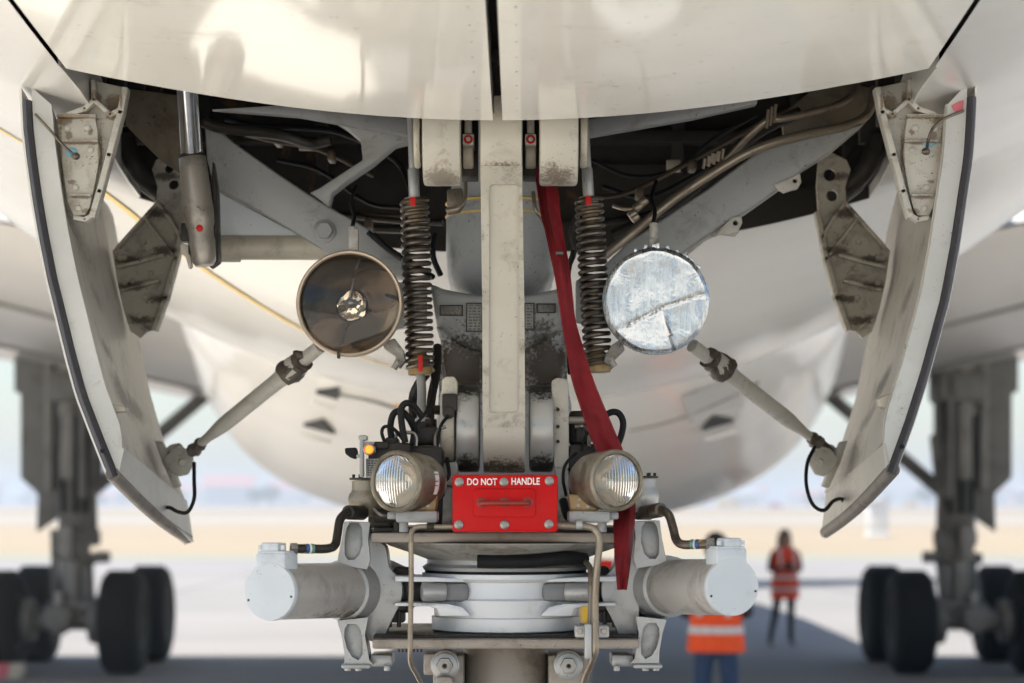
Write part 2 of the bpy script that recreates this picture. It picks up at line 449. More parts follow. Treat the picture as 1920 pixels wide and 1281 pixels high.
def foil_mat():
    m, nt, bs, out = newmat('aluminium_foil_tape')
    v = coords(nt, (1, 1, 0.12)); vv = coords(nt)
    a = nz(nt, v, 150, 4, 0.65); b = nz(nt, vv, 30, 3, 0.5, 0.6)
    h = mathn(nt, 'ADD', mathn(nt, 'MULTIPLY', a, 0.35), mathn(nt, 'MULTIPLY', b, 0.8))
    nt.links.new(mixc(nt, ramp(nt, a, [(0.38, 0.0), (0.62, 1.0)]), (0.50, 0.52, 0.54), (0.61, 0.64, 0.66)), bs.inputs['Base Color']); bs.inputs['Metallic'].default_value = 0.92
    nt.links.new(ramp(nt, a, [(0.3, 0.17), (0.7, 0.36)]), bs.inputs['Roughness'])
    bump(nt, bs, h, 0.7, 0.005)
    return m
M['foil'] = foil_mat()

def reflector_mat(name, col, rough):
    m, nt, bs, out = newmat(name)
    v = coords(nt); n = nz(nt, v, 16, 5, 0.6, 0.5)
    nt.links.new(mixc(nt, ramp(nt, n, [(0.4, 0.0), (0.72, 1.0)]), col, (col[0] * 0.45, col[1] * 0.36, col[2] * 0.3)), bs.inputs['Base Color'])
    bs.inputs['Metallic'].default_value = 1.0; bs.inputs['Roughness'].default_value = rough
    return m
M['bowl_dark'] = reflector_mat('smoked_reflector', (0.27, 0.235, 0.20), 0.07)
M['bowl_core'] = reflector_mat('lamp_core', (0.80, 0.70, 0.56), 0.07)
M['bowl_bright'] = reflector_mat('lamp_reflector', (0.56, 0.52, 0.46), 0.16)
M['greasy'] = paint('greasy_joint', (0.12, 0.10, 0.075), 0.5, 0.1, 0.6, dcol=(0.025, 0.018, 0.012), scale=45, speck=0.8, rust=0.15, bmp=0.9)

def lens_mat(name, flutes):
    m, nt, bs, out = newmat(name)
    nt.nodes.remove(bs)
    tr = nt.nodes.new('ShaderNodeBsdfTransparent'); gl = nt.nodes.new('ShaderNodeBsdfGlossy'); mx = nt.nodes.new('ShaderNodeMixShader')
    gl.inputs['Roughness'].default_value = 0.03
    fr = nt.nodes.new('ShaderNodeFresnel'); fr.inputs['IOR'].default_value = 1.5
    tr.inputs['Color'].default_value = (0.96, 0.93, 0.86, 1) if flutes else (0.93, 0.92, 0.90, 1)
    if flutes:
        df = nt.nodes.new('ShaderNodeBsdfDiffuse'); df.inputs['Color'].default_value = (0.62, 0.56, 0.44, 1)
        m2 = nt.nodes.new('ShaderNodeMixShader'); m2.inputs[0].default_value = 0.28
        nt.links.new(tr.outputs[0], m2.inputs[1]); nt.links.new(df.outputs[0], m2.inputs[2])
        nt.links.new(m2.outputs[0], mx.inputs[1])
    else: nt.links.new(tr.outputs[0], mx.inputs[1])
    nt.links.new(fr.outputs[0], mx.inputs[0]); nt.links.new(gl.outputs[0], mx.inputs[2])
    nt.links.new(mx.outputs[0], out.inputs[0])
    return m
M['glass'] = lens_mat('clear_lens_glass', False)
M['fluted'] = lens_mat('fluted_lens_glass', True)
# ================================================================== SETTING: ground
def ground_mats():
    m, nt, bs, out = newmat('concrete_apron')
    v = coords(nt)
    n1 = nz(nt, coords(nt, (0.25, 1, 1)), 0.16, 5, 0.65); n2 = nz(nt, coords(nt, (0.3, 1, 1)), 0.7, 6, 0.65); n3 = nz(nt, v, 40, 3)
    c = mixc(nt, ramp(nt, n1, [(0.35, 0.0), (0.68, 1.0)]), (0.67, 0.625, 0.545), (0.55, 0.515, 0.455))
    c = mixc(nt, ramp(nt, n2, [(0.52, 0.0), (0.8, 0.45)]), c, (0.34, 0.32, 0.29))
    bt = nt.nodes.new('ShaderNodeTexBrick')          # poured slabs, 7.5 m, with dark sealant
    bt.offset = 0.0
    bt.inputs['Scale'].default_value = 1.0
    bt.inputs['Brick Width'].default_value = 7.5; bt.inputs['Row Height'].default_value = 7.5
    bt.inputs['Mortar Size'].default_value = 0.03
    nt.links.new(v, bt.inputs['Vector'])
    c = mixc(nt, bt.outputs['Fac'], c, (0.16, 0.15, 0.14))
    c = mixc(nt, ramp(nt, n3, [(0.3, 0.0), (0.8, 0.14)]), c, (0.2, 0.19, 0.17))
    nt.links.new(c, bs.inputs['Base Color']); bs.inputs['Roughness'].default_value = 0.8
    M['apron'] = m
    M['taxiway'] = m.copy(); M['taxiway'].name = 'darkened_concrete'  # same concrete scaled darker where it lies in view
    for n in M['taxiway'].node_tree.nodes:
        if n.type == 'MIX':
            for k in (6, 7):
                if not n.inputs[k].is_linked:
                    c_ = n.inputs[k].default_value; n.inputs[k].default_value = (c_[0] * 0.385, c_[1] * 0.39, c_[2] * 0.425, 1)
    m, nt, bs, out = newmat('dry_grass')
    v = coords(nt); n1 = nz(nt, v, 0.03, 6, 0.65); n2 = nz(nt, v, 0.6, 4)
    c = mixc(nt, ramp(nt, n1, [(0.35, 0.0), (0.65, 1.0)]), (0.31, 0.24, 0.155), (0.27, 0.215, 0.145))
    c = mixc(nt, ramp(nt, n2, [(0.5, 0.0), (0.8, 0.35)]), c, (0.21, 0.18, 0.10))
    nt.links.new(c, bs.inputs['Base Color']); bs.inputs['Roughness'].default_value = 0.95
    M['grass'] = m
    M['runway'] = plain('pale_runway', (0.32, 0.31, 0.29), 0.85)
    M['verge'] = plain('pale_green_verge', (0.25, 0.245, 0.175), 0.9)
ground_mats()
def sheet(name, x0, x1, y0, y1, z, mat, nx=1, ny=1):
    mb = MB()
    mb.grid([[(x0 + (x1 - x0) * i / nx, y0 + (y1 - y0) * j / ny, z) for i in range(nx + 1)] for j in range(ny + 1)])
    return mb.obj(name, mat, kind='structure')
sheet('dry_grass_field', -4000, 4000, -400, 5000, -0.012, M['grass'])
sheet('apron', -600, 600, -300, 20, 0.0, M['apron'])  # unseen near part, kept paler to bounce light onto the belly
sheet('taxiway', -600, 600, 20, 76, 0.0, M['taxiway'])
sheet('grass_verge', -900, 900, 76.2, 84, -0.006, M['verge'])
sheet('runway', -1500, 1500, 215, 260, -0.004, M['runway'])

# ================================================================== THE AIRLINER
PLANE = tag(empty('airliner', (0, 0, 0)), 'big white twin aisle airliner seen from below its nose wheel leg with open gear doors', 'airliner')

def smooth(t): t = max(0.0, min(1.0, t)); return t * t * (3 - 2 * t)
def axis_x(d): return -0.023 + 0.00475 * (d - 4.4)
HB = [(-2.0, 1.75), (-1.0, 1.30), (0.5, 0.93), (2.0, 0.785), (3.0, 0.705), (3.94, 0.669), (4.15, 0.665), (4.6, 0.64), (5.3, 0.60), (6.1, 0.485), (7.0, 0.40), (8.0, 0.375), (9.0, 0.39), (18.0, 0.65), (38, 1.24), (44, 1.55), (50, 2.35), (56, 3.5), (60, 4.6)]
RR = [(-2.0, 1.7), (-1.0, 2.3), (0.5, 2.9), (2.0, 3.5), (4.1, 3.5), (5.3, 2.9), (7.0, 2.82), (38, 2.82), (44, 2.6), (50, 2.0), (56, 1.2), (60, 0.5)]
def lerp_tab(tab, d):
    if d <= tab[0][0]: return tab[0][1]
    for (a, va), (b, vb) in zip(tab, tab[1:]):
        if d <= b: return va + (vb - va) * (d - a) / (b - a)
    return tab[-1][1]
def sm_tab(tab, d, w=0.35):
    w = w * (1 if d < 9 else 3)
    return sum(lerp_tab(tab, d + k * w / 2) for k in (-2, -1, 0, 1, 2)) / 5
def hb(d): return sm_tab(HB, d)
def rad(d): return sm_tab(RR, d)
def skin_u(d, u, off=0.0):
    """a point of the belly skin at distance d, sideways offset u from the centre line; off > 0 lies outside the skin"""
    R = rad(d); u = max(-R * 0.999, min(R * 0.999, u))
    h = hb(d) + R - math.sqrt(R * R - u * u)
    n = Vector((-u, 0, math.sqrt(R * R - u * u))).normalized()          # points inwards (up)
    return Vector((axis_x(d) + u, d - CAMD, CAMZ + h)) - n * off
def skin_a(d, a):
    R = rad(d)
    return Vector((axis_x(d) + R * math.sin(a), d - CAMD, CAMZ + hb(d) + R * (1 - math.cos(a))))
def door_edge(d): return 0.752 - 0.034 * (3.94 - d)
D_AFT = 5.32
fus = MB()
ND0 = [-2.0 + 0.5 * i for i in range(10)] + [3.0, 3.3, 3.6, 3.9]
ND1 = [3.9, 4.1, 4.3, 4.6, 4.9, 5.15, D_AFT]
ND2 = [D_AFT, 5.5, 5.75, 6.0, 6.25, 6.5, 6.75, 7.0, 7.5, 8, 8.6, 9.2, 10, 12, 14, 18, 22, 26, 30, 34, 38, 40, 42, 44, 46, 48, 50, 52, 54, 56, 58, 60]
for s in (-1, 1):
    for ds, e in ((ND0, lambda d: door_edge(d) + 0.011), (ND1, lambda d: 0.765 + 0.10 * smooth((d - 3.95) / 1.3)), (ND2, lambda d: 0.0)):
        rows = []
        for d in ds:
            a0 = math.asin(e(d) / rad(d)); row = []
            for k in range(41):
                a = a0 + (math.pi - a0) * (k / 40) ** 1.6
                p = skin_a(d, a * s); row.append(p)
            rows.append(row)
        fus.grid(rows, th=None)
# nose front closed roughly, far above and behind the camera
d0 = -2.0
tip = Vector((axis_x(d0), d0 - 0.7 - CAMD, CAMZ + hb(d0) + rad(d0) * 1.1))
b = bmesh.new()
ring = [b.verts.new(skin_a(d0, 2 * math.pi * k / 48)) for k in range(48)]; tv = b.verts.new(tip)
for k in range(48): b.faces.new((ring[k], ring[(k + 1) % 48], tv))
fus._join(b)
# return flange round the gear bay: the skin's cut edge has thickness
for s in (-1, 1):
    rows = [[skin_u(d, s * (0.765 + 0.10 * smooth((d - 3.95) / 1.3))), skin_u(d, s * (0.765 + 0.10 * smooth((d - 3.95) / 1.3))) + Vector((0, 0, 0.10))] for d in ND1]
    fus.grid(rows, th=0.004)
FUS = fus.obj('fuselage', M['skin'], PLANE, sharp=45)
# aft lip of the gear bay
lip = MB()
rows = []
for k in range(25):
    u = -0.868 + 1.736 * k / 24
    p = skin_u(D_AFT, u); rows.append([p, p + Vector((0, 0.0, 0.07))])
lip.grid(rows, th=(0, -0.012, 0))
lip.obj('bay_lip', M['darksteel'], FUS)
# yellow guide line on the skin
yl = MB()
pth = [(4.72, -1.20), (5.0, -1.115), (5.3, -0.985), (5.65, -0.905), (6.0, -0.80), (6.5, -0.63), (6.9, -0.47), (7.2, -0.3)]
yl.grid([[skin_u(d, u - 0.012, 0.003), skin_u(d + 0.03, u + 0.022, 0.003)] for d, u in [(a[0] + (b_[0] - a[0]) * k / 4, a[1] + (b_[1] - a[1]) * k / 4) for a, b_ in zip(pth, pth[1:]) for k in range(4)]])
yl.obj('guide_line', M['yellow'], FUS, 'worn yellow curved line painted on the belly skin')
for (px, py) in ((1187, 735), (748, 735)):
    pass

# ---- forward gear doors, closed again after the leg came out
def fwd_door(s):
    mb = MB()
    e_in = 0.0085
    ds = [1.1 + 0.2 * i for i in range(15)]
    rows = []
    for i, d in enumerate(ds + [None]):
        row = []
        for k in range(17):
            t = k / 16
            if d is None:
                dd = 3.94 - 0.045 * smooth(t) + 0.0 * t          # trailing edge runs a little forward outboard
            else: dd = d
            u = s * (e_in + (door_edge(dd) - e_in) * t)
            row.append(skin_u(dd, u))
        rows.append(row)
    mb.grid(rows, th=(0, 0, 0.028))
    o = mb.obj('forward_gear_door', M['skin_gloss'], PLANE, ('left' if s < 0 else 'right') + ' half of the closed glossy forward gear door')
    rv = MB()
    for k in range(9):
        for uu in (0.034,):
            p = skin_u(3.86 - 0.098 * k, s * uu, 0.0); rv.lathe(p, (0, 0, -1), [(-0.001, 0.0022), (0.0003, 0.0020), (0.0003, 0)], 8)
    for k in range(0):
        p = skin_u(3.88 - 0.004 * k, s * (0.1 + 0.055 * k), 0.0004); rv.lathe(p, (0, 0, -1), [(-0.001, 0.0022), (0.0008, 0.0017), (0.0008, 0)], 8)
    rv.obj('rivets', M['greydirty'], o, kind='stuff')
    # edge strip in the centre slot
    st = MB()
    st.grid([[skin_u(d, s * 0.0076) + Vector((0, 0, 0.004)), skin_u(d, s * 0.0076) + Vector((0, 0, 0.05))] for d in ds], th=0.002)
    st.obj('edge_seal', M['darksteel'], o)
fwd_door(-1); fwd_door(1)

# ---- the wheel well
well = MB()
x0, x1 = axis_x(4.5) - 0.855, axis_x(4.5) + 0.855
y0, y1, zt = 2.4 - CAMD, D_AFT + 0.02 - CAMD, CAMZ + 1.75
zb = CAMZ + 0.80
well.box(((x0 + x1) / 2, (y0 + y1) / 2, zt), (x1 - x0, y1 - y0, 0.03))
for s in (-1, 1):
    rows = []
    for k in range(15):
        d = y0 + CAMD + (y1 - y0) * k / 14; p = skin_u(d, s * 0.855)
        xx = x0 if s < 0 else x1
        rows.append([Vector((xx, p.y, p.z + 0.03)), Vector((xx, p.y, zt))])
    well.grid(rows, th=(s * 0.012, 0, 0))
well.box(((x0 + x1) / 2, y1 + 0.012, (zt + CAMZ + 0.72) / 2), (x1 - x0, 0.02, zt - CAMZ - 0.72))
well.box(((x0 + x1) / 2, y0, (zt + CAMZ + 0.9) / 2), (x1 - x0, 0.02, zt - CAMZ - 0.9))
# curved lower closing of the aft wall
rows = []
for k in range(25):
    u = -0.855 + 1.71 * k / 24; p = skin_u(D_AFT, u)
    rows.append([p + Vector((0, 0.004, 0.02)), Vector((p.x, p.y + 0.004, CAMZ + 0.80))])
well.grid(rows, th=(0, 0.016, 0))
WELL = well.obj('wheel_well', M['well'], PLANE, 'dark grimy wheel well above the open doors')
fr = MB()
for k in range(5):                                        # frames across the bay roof and back wall
    yy = 4.3 + 0.24 * k - CAMD
    for s, xx in ((-1, x0 + 0.03), (1, x1 - 0.03)):
        fr.box((xx, yy, CAMZ + 1.25), (0.05, 0.03, 0.9), 0.004)
    fr.box(((x0 + x1) / 2, yy, zt - 0.05), (x1 - x0 - 0.1, 0.03, 0.07), 0.004)
for k in range(6):
    fr.box((x0 + 0.15 + 0.28 * k, y1 - 0.03, CAMZ + 1.2), (0.03, 0.05, 0.85), 0.004)
for zz in (0.86, 1.05, 1.3):
    fr.box(((x0 + x1) / 2, y1 - 0.035, CAMZ + zz), (x1 - x0 - 0.06, 0.05, 0.03), 0.004)
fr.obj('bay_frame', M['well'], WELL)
wp = MB()                                                 # lighter side panels near the doors
wp.plate([(232, 165), (345, 180), (345, 330), (300, 300), (262, 262), (236, 235)], 4.62, 0.02, 0.003)
wp.obj('side_panel', M['wellwall'], WELL)
wp = MB()
wp.plate([(1545, 150), (1640, 165), (1650, 190), (1622, 232), (1560, 246), (1470, 262), (1465, 215)], 4.66, 0.02, 0.004)
wp.obj('side_panel', M['wellwall'], WELL)
wp = MB()                                                 # pale cross members just behind the closed doors
wp.plate([(395, 205), (560, 218), (785, 258), (785, 225), (560, 195)], 4.34, 0.03, 0.003)
wp.plate([(1095, 225), (1095, 258), (1300, 222), (1420, 195), (1420, 175)], 4.34, 0.03, 0.003)
wp.obj('cross_member', M['recess'], WELL)
fl = MB()                                                 # dark frames that hang at the door hinges
for s in (-1, 1):
    q = lambda x, y: (x, y) if s < 0 else (1880 - x, y)
    fl.plate([q(205, 150), q(245, 175), q(262, 262), q(300, 300), q(335, 345), q(322, 402), q(262, 356), q(232, 300), q(214, 240)], 5.12, 0.06, 0.006)
    fl.tube([P(*q(232, 255), 5.0), P(*q(258, 318), 5.0), P(*q(300, 360), 5.05)], 0.022, 12)
fl.obj('hinge_frame', M['darksteel'], WELL)

# ---- belly fairing
fair = MB()
rows = []
FD = [8.9, 9.4, 10, 11, 12, 13.5, 15, 16.5, 18, 20, 22, 25, 28, 31, 34, 36, 38, 39.5]
FB = [(8.9, 0.41), (10, 0.38), (12, 0.27), (15, 0.10), (18, -0.12), (20, -0.22), (24, -0.26), (29, -0.2), (33, 0.10), (37, 0.75), (39.5, 1.36)]
FA = [(8.9, 1.0), (10, 1.4), (12, 1.85), (15, 2.25), (20, 2.91), (30, 2.95), (35, 2.9), (39.5, 2.2)]
FC = [(8.9, 0.92), (10, 1.02), (12, 1.32), (15, 1.62), (20, 1.75), (30, 1.85), (39.5, 2.0)]
def f_tab(t, d): return sum(lerp_tab(t, d + k * 0.4) for k in (-2, -1, 0, 1, 2)) / 5 if d > 9.5 else lerp_tab(t, d)
def fair_pt(d, a, off=0.0):
    A, B, Cc = f_tab(FA, d), f_tab(FB, d), f_tab(FC, d); n = 2.6
    c, s_ = math.cos(a), math.sin(a)
    x = math.copysign(abs(s_) ** (2 / n), s_) * (A + off); z = Cc - math.copysign(abs(c) ** (2 / n), c) * (Cc - B + off)
    return Vector((axis_x(d) + x, d - CAMD, CAMZ + z))
for d in FD:
    rows.append([fair_pt(d, R_(-112 + 224 * k / 56)) for k in range(57)])
fair.grid(rows)
FAIR = fair.obj('belly_fairing', M['fairing'], PLANE, 'bulging cream belly fairing under the wing root', sharp=60)
def inlet(d, a, w, l):
    """a flush triangular air scoop let into the fairing"""
    mb = MB(); fl = MB()
    c = fair_pt(d, a, 0.004); u = (fair_pt(d, a + 0.03, 0.004) - fair_pt(d, a - 0.03, 0.004)).normalized(); f = (fair_pt(d + 0.4, a, 0.004) - fair_pt(d - 0.4, a, 0.004)).normalized()
    n = u.cross(f).normalized()
    if n.z > 0: n = -n
    f = -f; tri = [c + f * l, c - f * l * 0.6 - u * w, c - f * l * 0.6 + u * w]
    mb.prism([t + n * 0.012 for t in tri], -n * 0.05)
    o = mb.obj('air_inlet', M['blackhole'], FAIR)
    fl.prism([c - f * l * 0.95 + n * 0.03 - u * w, c - f * l * 0.6 - u * w + n * 0.05, c - f * l * 0.6 + u * w + n * 0.05, c - f * l * 0.95 + n * 0.03 + u * w], n * 0.02)
    fl.obj('inlet_lip', M['fairing'], o)
def hit_fair(px, py):
    best = None
    for i in range(200):
        d = 9.5 + i * 0.055
        for j in range(141):
            a = R_(-70 + j)
            p = fair_pt(d, a); qx = 960 + p.x * F / d; qy = 940 - (p.z - CAMZ) * F / d
            e = (qx - px) ** 2 + (qy - py) ** 2
            if best is None or e < best[0]: best = (e, d, a)
    return best[1], best[2]
def fair_quad(pxs, mat, name, off=0.006):
    mb = MB(); pts = [fair_pt(*hit_fair(x, y), off) for x, y in pxs]
    mb.grid([[pts[0], pts[1]], [pts[3], pts[2]]]); return mb.obj(name, mat, FAIR)
def joint(pxs, r=0.012):
    mb = MB(); mb.tube([fair_pt(*hit_fair(x, y), 0.0) for x, y in pxs], r, 6, n=4); mb.obj('panel_joint', M['legdark'], FAIR)
joint([(640, 735), (700, 752), (770, 772), (845, 790), (945, 800)])
joint([(1180, 805), (1260, 788), (1340, 756), (1420, 715)])
fair_quad([(1158, 708), (1172, 710), (1174, 754), (1166, 756)], M['orange_line'], 'orange_mark')
fair_quad([(745, 718), (755, 716), (752, 762), (741, 764)], M['orange_line'], 'orange_mark')
fair_quad([(1268, 712), (1385, 702), (1388, 762), (1290, 792)], M['skin'], 'access_panel', 0.01)
for px, py, w, l in ((600, 795, 0.085, 0.42), (1338, 790, 0.085, 0.42), (622, 728, 0.05, 0.26)):
    d_, a_ = hit_fair(px, py); inlet(d_, a_, w, l)

# ---- wings
def wing(s):
    mb = MB(); rows = []
    st = [2.0, 2.6, 3.3, 4.2, 5.0, 6.0, 7.0, 8.5, 10.5, 14, 19, 25, 30]
    for X in st:
        le = 14.6 + 0.60 * (X - 2.0); te = 29.3 - 0.02 * (X - 3) if X < 9.5 else 29.2 + 0.37 * (X - 9.5)
        zte = 1.25 + 0.205 * (X - 3.7) if X < 9 else 2.33 + 0.10 * (X - 9)
        zle = 1.54 + 0.25 * (X - 2.0) if X < 9 else 3.27 + 0.085 * (X - 9)
        ch = te - le; row = []
        N = 14
        for k in range(N + 1):                               # lower side, leading to trailing edge
            t = (k / N) ** 1.5
            z = zle + (zte - zle) * t - 0.045 * ch * (math.sqrt(t) * (1 - t)) * 0.9
            row.append(Vector((axis_x(le) + s * X, le + ch * t - CAMD, CAMZ + z)))
        for k in range(N, -1, -1):
            t = (k / N) ** 1.5
            z = zle + (zte - zle) * t + 0.045 * ch * (math.sqrt(t) * (1 - t) * 1.3) + 0.02
            row.append(Vector((axis_x(le) + s * X, le + ch * t - CAMD, CAMZ + z)))
        rows.append(row)
    mb.grid(rows)
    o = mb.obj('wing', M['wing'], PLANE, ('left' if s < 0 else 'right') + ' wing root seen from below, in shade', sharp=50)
    fp = MB(); rows = []
    for X in (3.1, 4.2, 5.0, 6.0, 7.0, 8.5, 9.4):
        le = 14.6 + 0.60 * (X - 2.0); te = 29.3 - 0.02 * (X - 3)
        zte = 1.25 + 0.205 * (X - 3.7) if X < 9 else 2.33 + 0.10 * (X - 9); zle = 1.54 + 0.25 * (X - 2.0) if X < 9 else 3.27 + 0.085 * (X - 9)
        rows.append([Vector((axis_x(le) + s * X, le + (te - le) * t - CAMD, CAMZ + zle + (zte - zle) * t - 0.045 * (te - le) * (math.sqrt(t) * (1 - t)) * 0.9 - 0.02)) for t in (0.76, 0.82, 0.88, 0.94, 0.995)])
    fp.grid(rows, th=(0, 0, 0.012))
    fp.obj('flap', M['skin'], o)  # paler skin colour paints in the light caught by the flap
    # flap lines and a flap-track fairing on the underside
    g = MB()
    for X0, t0, X1, t1 in ((3.6, 0.30, 12, 0.16), (3.6, 0.74, 12, 0.72)):
        pts = []
        for k in range(7):
            X = X0 + (X1 - X0) * k / 6; t = t0 + (t1 - t0) * k / 6
            le = 14.6 + 0.60 * (X - 2.0); te = 29.3 - 0.02 * (X - 3) if X < 9.5 else 29.2 + 0.37 * (X - 9.5)
            zte = 1.25 + 0.205 * (X - 3.7) if X < 9 else 2.33 + 0.10 * (X - 9); zle = 1.54 + 0.25 * (X - 2.0) if X < 9 else 3.27 + 0.085 * (X - 9)
            z = zle + (zte - zle) * t - 0.045 * (te - le) * (math.sqrt(t) * (1 - t)) * 0.9
            pts.append(Vector((axis_x(le) + s * X, le + (te - le) * t - CAMD, CAMZ + z - 0.004)))
        g.tube(pts, 0.03, 6, smooth=False)
    g.obj('panel_joint', M['legdark'], o)
    return o
WINGS = {s: wing(s) for s in (-1, 1)}
# tail surfaces (far aft, they only throw shadows here)
tp = MB()
for s in (-1, 1):
    tp.prism([Vector((axis_x(50) + s * 0.5, 50 - CAMD, CAMZ + 4.6)), Vector((axis_x(50) + s * 9.6, 56.5 - CAMD, CAMZ + 5.5)), Vector((axis_x(50) + s * 9.6, 58.7 - CAMD, CAMZ + 5.5)), Vector((axis_x(50) + s * 0.5, 56.5 - CAMD, CAMZ + 4.6))], (0, 0, 0.25), 0.05)
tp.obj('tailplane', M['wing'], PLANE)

# ---- main landing gear
def main_gear(s):
    cx = 0.083 + s * 5.16 if s > 0 else 0.083 - 5.03
    cx = 5.48 if s > 0 else -5.36
    D0 = 27.7; yc = D0 - CAMD
    mb = MB()
    top = CAMZ + 1.95
    mb.cyl((cx, yc, 0.62), (cx, yc, 1.75), 0.145, 24, 0.02)                       # sliding tube
    mb.cyl((cx, yc, 1.55), (cx + s * 0.05, yc - 0.1, top), 0.24, 28, 0.04)       # main barrel
    mb.cyl((cx, yc, 1.50), (cx, yc, 1.70), 0.27, 28, 0.03)
    mb.cyl((cx - s * 0.05, yc, 2.9), (cx + 0.02, yc, 2.25), 0.27, 24, 0.03)
    mb.box((cx + s * 0.02, yc - 0.05, 3.45), (0.62, 0.7, 0.4), 0.08)
    mb.cyl((cx, yc - 1.35, 0.66), (cx, yc + 1.35, 0.66), 0.17, 20, 0.04)         # bogie beam
    for dy in (-1.0, 1.0):
        mb.cyl((cx - 0.75, yc + dy, 0.62), (cx + 0.75, yc + dy, 0.62), 0.11, 18, 0.02)
    for dy in (-1.0, 1.0):
        for dx in (-0.40, 0.40): mb.cyl((cx + dx - 0.07, yc + dy, 0.62), (cx + dx + 0.07, yc + dy, 0.62), 0.27, 24, 0.03)
    mb.box((cx, yc - 0.28, 1.30), (0.34, 0.12, 0.5), 0.03)                        # torque links
    mb.box((cx, yc - 0.42, 1.02), (0.26, 0.12, 0.42), 0.03)
    mb.box((cx - 0.18, yc - 0.25, 1.55), (0.2, 0.16, 0.28), 0.03)
    mb.box((cx + 0.20, yc - 0.25, 1.35), (0.16, 0.14, 0.14), 0.03)
    mb.cyl((cx - 0.22, yc - 0.3, 0.9), (cx - 0.26, yc - 0.2, 1.7), 0.05, 12)
    mb.cyl((cx + 0.2, yc - 0.3, 0.85), (cx + 0.16, yc - 0.2, 1.3), 0.06, 12)
    for dx in (-0.3, 0.3):
        mb.cyl((cx + dx, yc - 1.0, 0.62), (cx + dx * 0.4, yc - 0.3, 0.95), 0.05, 12)
    qq = (lambda x: x) if s < 0 else (lambda x: 1936 - x)
    mb.plate([(qq(x), y) for x, y in [(96, 655), (172, 655), (166, 900), (160, 938), (128, 950), (104, 926)]], 28.0, 0.15, 0.03)
    leg = mb.obj('main_gear_leg', M['legdark'], PLANE, ('left' if s < 0 else 'right') + ' main landing gear leg on a four wheel bogie')
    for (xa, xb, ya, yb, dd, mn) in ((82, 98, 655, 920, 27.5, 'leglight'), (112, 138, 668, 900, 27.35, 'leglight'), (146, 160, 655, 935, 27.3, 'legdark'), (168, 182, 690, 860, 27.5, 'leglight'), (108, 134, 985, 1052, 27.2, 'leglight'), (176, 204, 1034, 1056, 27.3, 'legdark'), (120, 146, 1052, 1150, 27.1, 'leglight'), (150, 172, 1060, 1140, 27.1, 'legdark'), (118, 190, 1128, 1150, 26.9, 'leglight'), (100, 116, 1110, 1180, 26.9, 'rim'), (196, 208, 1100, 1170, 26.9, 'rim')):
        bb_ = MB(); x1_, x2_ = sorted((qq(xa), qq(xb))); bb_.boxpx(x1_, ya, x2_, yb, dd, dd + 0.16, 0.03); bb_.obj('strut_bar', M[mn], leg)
    st = MB(); st.cyl((cx - s * 0.12, yc + 0.1, 2.15), (cx - s * 1.75, yc + 0.2, 3.55), 0.085, 16)
    st.obj('side_stay', M['legdark'], leg)
    dr = MB()
    q = (lambda x: x) if s < 0 else (lambda x: 1936 - x)
    dr.plate([(q(x), y) for x, y in [(26, 650), (26, 735), (38, 738), (38, 896), (70, 926), (68, 998), (128, 958), (140, 925), (140, 650)]], 27.75, 0.10, 0.02)
    dr.obj('leg_door', M['legdark'], leg)
    br = MB()
    for dx in (-0.13, 0.02, 0.14):
        br.cyl((cx + dx, yc - 0.3, 1.9), (cx + dx * 1.2, yc - 0.32, 3.1), 0.03, 10)
    br.obj('hose_bundle', M['black'], leg)
    return leg, cx, yc
def wheel_mb():
    mb = MB(); r, w = 0.615, 0.25
    prof = [(-w * 0.86, 0.30), (-w * 0.98, 0.36), (-w, 0.46), (-w * 0.90, r * 0.90), (-w * 0.66, r * 0.985)]
    for k in range(4):                                        # circumferential grooves
        t = -w * 0.55 + w * 1.1 * k / 3
        prof += [(t - 0.03, r), (t - 0.010, r), (t - 0.008, r - 0.014), (t + 0.008, r - 0.014), (t + 0.010, r)]
    prof += [(w * 0.66, r * 0.985), (w * 0.90, r * 0.90), (w, 0.46), (w * 0.98, 0.36), (w * 0.86, 0.30)]
    mb.lathe((0, 0, 0), (1, 0, 0), prof, 56, 0)
    mb.lathe((0, 0, 0), (1, 0, 0), [(-w * 0.84, 0), (-w * 0.84, 0.13), (-w * 0.5, 0.16), (-w * 0.5, 0.26), (-w * 0.88, 0.30), (-w * 0.80, 0.335), (w * 0.80, 0.335), (w * 0.88, 0.30), (w * 0.5, 0.26), (w * 0.5, 0.16), (w * 0.84, 0.13), (w * 0.84, 0)], 40, 1)
    return mb
WHEEL_PROTO = None
for s in (-1, 1):
    leg, cx, yc = main_gear(s)
    for dy in (-1.0, 1.0):
        for dx in (-0.73, 0.73):
            if WHEEL_PROTO is None:
                WHEEL_PROTO = wheel_mb().obj('wheel', [M['tyre'], M['rim']], leg); w_ = WHEEL_PROTO
            else:
                w_ = WHEEL_PROTO.copy(); sc.collection.objects.link(w_); w_.parent = leg
            w_.location = (cx + dx, yc + dy, 0.615)
